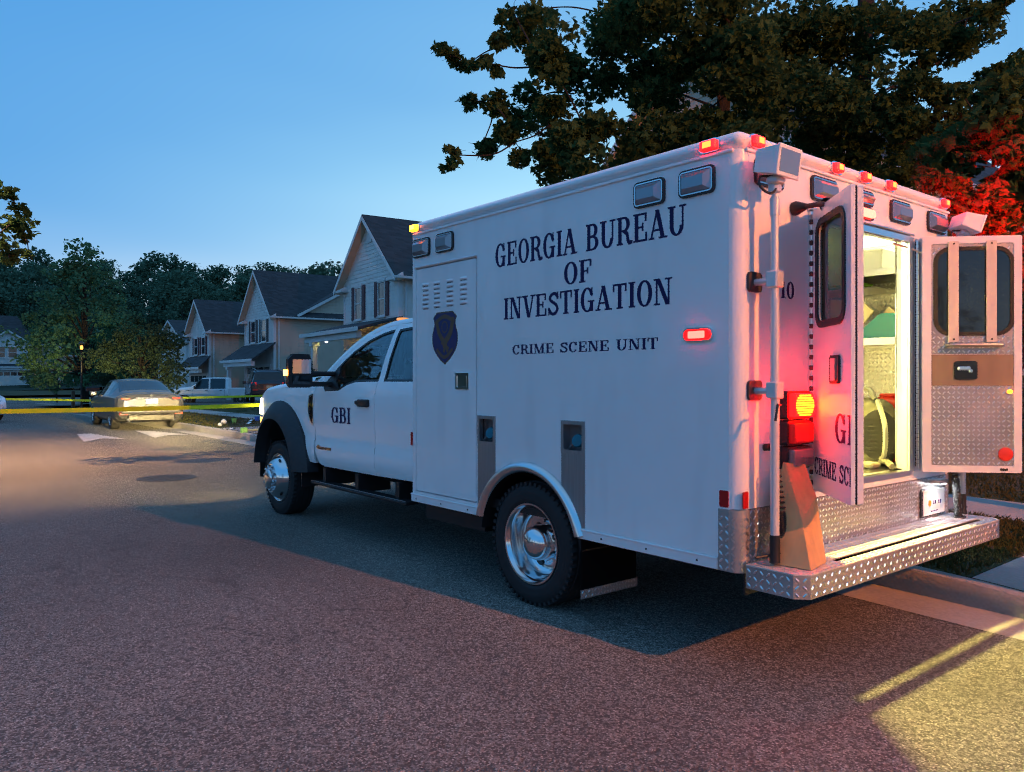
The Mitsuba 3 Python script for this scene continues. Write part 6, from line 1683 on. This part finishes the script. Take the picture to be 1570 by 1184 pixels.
# ---------------------------------------------------------------- barrier tape
def tape(key, label, pts, w=0.075, sag=0.0, twist=0.0, g=None):
    p = bez(*pts, n=30)
    n = len(p)
    t = np.linspace(0, 1, n)
    ang = twist * np.sin(t * 9.0) + 0.25 * np.sin(t * 31)
    d = np.gradient(p, axis=0); d /= np.linalg.norm(d, axis=1, keepdims=True)
    sd = np.cross(d, [0, 0, 1.0]); sd /= np.linalg.norm(sd, axis=1, keepdims=True)
    up = np.cos(ang)[:, None] * np.array([0, 0, 1.0]) + np.sin(ang)[:, None] * sd
    nn = np.cross(d, up)
    A_, B_ = p - up * w / 2, p + up * w / 2
    V = np.vstack([A_ - nn * 0.0006, B_ - nn * 0.0006, B_ + nn * 0.0006, A_ + nn * 0.0006])
    i = np.arange(n - 1)
    G = []
    for a in range(4):
        q, r = a * n, ((a + 1) % 4) * n
        G += [np.c_[q + i, q + i + 1, r + i + 1], np.c_[q + i, r + i + 1, r + i]]
    k = add(key, (V, np.vstack(G)), 'm_yellowtape', False)
    tag(k, label, 'barrier tape')
    return k


k = tape('barrier_tape', 'bright yellow tape tied to the truck front, the lower and nearer of the two', [(3.50, 8.78, 1.13), (2.6, 8.82, 1.115), (0.9, 8.9, 1.115), (-2, 9.2, 1.14), (-6, 9.6, 1.2)], 0.044, twist=0.12)
add(k + '__knot', [rbox(3.44, 3.54, 8.74, 8.80, 1.10, 1.16, 0.015), tube(bez((3.50, 8.79, 1.12), (3.47, 8.82, 1.07), (3.50, 8.84, 1.02), n=5), 0.016, 5)], 'm_yellowtape')
k = tape('barrier_tape', 'second yellow tape, thinner and farther off behind the sedan', [at(-90, 611, 29), at(0, 612, 29.5), at(100, 613.5, 30.2), at(165, 614, 30.8), at(290, 610, 32), at(400, 607, 33.5), at(520, 602, 35)], 0.085, twist=0.35)

# ---------------------------------------------------------------- yard lamp, mailbox, litter, bin
k = thing('lamp_post', 'thin black yard lamp post with a small lit lantern under the tall tree', 'lamp post')
q = cam(34 * (125 - CX) / F, 34)
add(k + '__post', [cyl((q[0], q[1], -0.1), (q[0], q[1], 2.62), 0.045, 10), lathe([(0.09, 0), (0.09, 0.12), (0.05, 0.3)], (q[0], q[1], -0.02), (0, 0, 1), 12)], 'm_black')
add(k + '__lantern', [lathe([(0.11, 0.0), (0.14, 0.02), (0.02, 0.14), (0, 0.15)], (q[0], q[1], 2.95), (0, 0, 1), 8), lathe([(0.05, 0), (0.1, 0.03), (0, 0.03)], (q[0], q[1], 2.62), (0, 0, 1), 8)], 'm_black')
add(k + '__bulb', lathe([(0.03, 0.05), (0.06, 0.09), (0.06, 0.18), (0.03, 0.24), (0, 0.24)], (q[0], q[1], 2.66), (0, 0, 1), 10), 'm_glow', emit=(2.6, 1.0, 0.15), weight=2.0)
k = thing('mailbox', 'dark mailbox on a post at the corner lawn left of the sedan', 'mailbox')
q = cam(33 * (142 - CX) / F, 33)
add(k + '__post', box(q[0] - 0.05, q[0] + 0.05, q[1] - 0.05, q[1] + 0.05, 0, 0.95), 'm_bark', False)
add(k + '__box', hull([(q[0] + x, q[1] + y, z) for x in (-0.25, 0.25) for y, z in ((-.09, .93), (.09, .93), (-.09, 1.06), (.09, 1.06), (-.06, 1.12), (.06, 1.12))]), 'm_black', 20)
k = thing('wooden_post', 'short brown wooden post at the corner lawn left of the lamp post', 'post')
q = cam(36 * (112 - CX) / F, 36)
add(k + '__shaft', rbox(q[0] - 0.07, q[0] + 0.07, q[1] - 0.07, q[1] + 0.07, 0, 0.9, 0.015), 'm_tan', False)
# second street lamp, off to the left, lighting the road's far end
k = thing('street_lamp', 'tall street lamp with a warm lit head on the far left side of the street', 'street lamp')
LQ = np.array([-1.2, 15.0, 6.8])
add(k + '__pole', [cyl((-2.6, 15, 0.0), (-2.6, 15, 6.8), 0.085, 14, 0.055), tube(bez((-2.6, 15, 6.75), (-2.4, 15, 7.0), (-1.3, 15, 7.0), n=6), 0.035, 8)], 'm_black')
add(k + '__head', [box(LQ[0] - 0.3, LQ[0] + 0.3, LQ[1] - 0.14, LQ[1] + 0.14, 6.90, 7.02)], 'm_black', 30)
add(k + '__bulb', box(LQ[0] - 0.18, LQ[0] + 0.18, LQ[1] - 0.09, LQ[1] + 0.09, 6.88, 6.895), 'm_glow', False, emit=(8, 2.6, 0.7))
scene[k + '__beam'] = {'type': 'spot', 'to_world': T().look_at(origin=[-1.2, 15.0, 6.86], target=[-0.6, 16.2, 0.0], up=[0, 1, 0]), 'cutoff_angle': 51.0, 'beam_width': 30.0, 'intensity': rgb(640, 330, 150), 'sampling_weight': 14.0}
# litter on the lawn
mat('m_lime', (0.22, 0.55, 0.12), 0.5)
mat('m_blueplastic', (0.03, 0.12, 0.45), 0.4)
mat('m_paleyellow', (0.6, 0.6, 0.25), 0.6)


def litter(key, label, cat_, px, py, fn, mat_):
    d = F * (EYE - 0.15) / (py - HY)
    q = at(px, py, d); q[2] = float(lot_h(q[0], q[1]))
    k = add(key, mv(fn, q), mat_, 40)
    tag(k, label, cat_)


cupm = lathe([(0, 0), (0.055, 0), (0.075, 0.14), (0.07, 0.14), (0.05, 0.01), (0, 0.01)], (0, 0, 0), (0, 0, 1), 14)
lying = lathe([(0, 0), (0.05, 0), (0.07, 0.14), (0.065, 0.14), (0.045, 0.01), (0, 0.01)], (0, 0, 0.07), (0.8, 0.5, 0.1), 14)
crump = (lambda m: (m[0] * 0.08 * (0.75 + 0.5 * meshkit.noise(m[0] * 3.3))[:, None] + [0, 0, 0.05], m[1]))(tm(trimesh.creation.icosphere(2)))
sheetm = (lambda m: (m[0] + np.c_[np.zeros((len(m[0]), 2)), 0.03 * np.sin(m[0][:, 0] * 25)], m[1]))(gridsheet(np.linspace(-0.16, 0.16, 9), np.linspace(-0.10, 0.10, 5), lambda x, y: 0.02 + 0.0 * x))
litter('cup', 'lime green cup lying on the lawn, farther of the two green ones', 'cup', 359, 649, cupm, 'm_lime')
litter('green_box', 'lime green carton on the lawn beside the pale tube', 'box', 374, 663, rbox(-0.07, 0.07, -0.06, 0.06, 0, 0.13, 0.01), 'm_lime')
litter('paper_tube', 'pale yellow rolled tube on the lawn by the green carton', 'tube', 390, 661.5, cyl((-0.18, -0.05, 0.035), (0.2, 0.07, 0.035), 0.035, 12), 'm_paleyellow')
litter('paper_ball', 'white crumpled paper ball, leftmost large scrap on the lawn', 'paper', 343, 649.5, crump, 'm_white')
litter('paper_ball', 'small white crumpled scrap just below the larger paper ball', 'paper', 337, 653, (crump[0] * 0.7, crump[1]), 'm_white')
litter('blue_cup', 'blue plastic cup standing at the back of the littered lawn', 'cup', 394, 646, cupm, 'm_blueplastic')
for lab, px, py in (('white paper sheet near the blue cup, upper one', 384, 646.5), ('white paper sheet near the blue cup, lower one', 381, 650), ('white paper scrap in the middle of the lawn', 353, 658.5), ('white rag near the truck wheel on the lawn edge', 402, 668)):
    litter('paper_sheet', lab, 'paper', px, py, sheetm, 'm_white')
# refuse bin on the driveway just outside the view, whose shadow falls on the apron
k = thing('refuse_bin', 'wheeled refuse bin on the driveway right of the view', 'bin')
bx_, by_ = 5.78, 0.72
hz_ = 0.12
add(k + '__body', hull([(bx_ + x * s, by_ + y * s, z) for x in (-.38, .38) for y in (-.33, .33) for s, z in ((0.82, hz_ + 0.05), (1.0, hz_ + 0.80))]), 'm_redplastic', 20)
add(k + '__lid', hull([(bx_ + x, by_ + y, z) for x in (-.40, .40) for y, z in ((-.36, hz_ + .80), (.36, hz_ + .80), (-.30, hz_ + .86), (.30, hz_ + .90))]), 'm_redplastic', 20)
for s in (-1, 1):
    add(k + '__wheel', cyl((bx_ + s * 0.30, by_ + 0.3, hz_ + 0.09), (bx_ + s * 0.36, by_ + 0.3, hz_ + 0.09), 0.09, 16), 'm_rubber')

# ---------------------------------------------------------------- grass
gg = np.random.default_rng(77)


def grass(n, wa, wb, y0, y1, h):
    y = gg.uniform(y0, y1, n); w = gg.uniform(wa, wb, n)
    x = kx(y) + w
    z = lot_h(x, y)
    keep = meshkit.fbm(np.c_[x * 1.1, y * 1.1, 0 * x], 3, 4) + gg.uniform(-0.22, 0.22, n) > 0.42
    x, y, z = x[keep], y[keep], z[keep]; n = len(x)
    a = gg.uniform(0, 2 * PI, n); hh = h * gg.uniform(0.4, 1.3, n); b = 0.006 * (1 + h * 4)
    lean = gg.normal(0, 0.45, (n, 2)) * hh[:, None]
    V = np.stack([np.c_[x - b * np.cos(a), y - b * np.sin(a), z - 0.005], np.c_[x + b * np.cos(a), y + b * np.sin(a), z - 0.005],
                  np.c_[x + lean[:, 0] * 0.4 + 0.6 * b * np.cos(a), y + lean[:, 1] * 0.4 + 0.6 * b * np.sin(a), z + hh * 0.6], np.c_[x + lean[:, 0], y + lean[:, 1], z + hh]], 1)
    f = np.array([[0, 1, 2], [0, 2, 3]])
    return V.reshape(-1, 3), (np.arange(n)[:, None, None] * 4 + f[None]).reshape(-1, 3)


k = add('grass', [grass(46000, 0.17, 2.43, 2.08, 7.5, 0.055), grass(26000, 3.57, 8.0, 2.1, 9.0, 0.06), grass(18000, 0.17, 2.43, 7.5, 40, 0.06), grass(26000, 3.57, 14, 14, 42, 0.07)], 'm_grass', False)
tag(k, 'dim short grass on the lawns along the street', 'grass', kind='stuff')
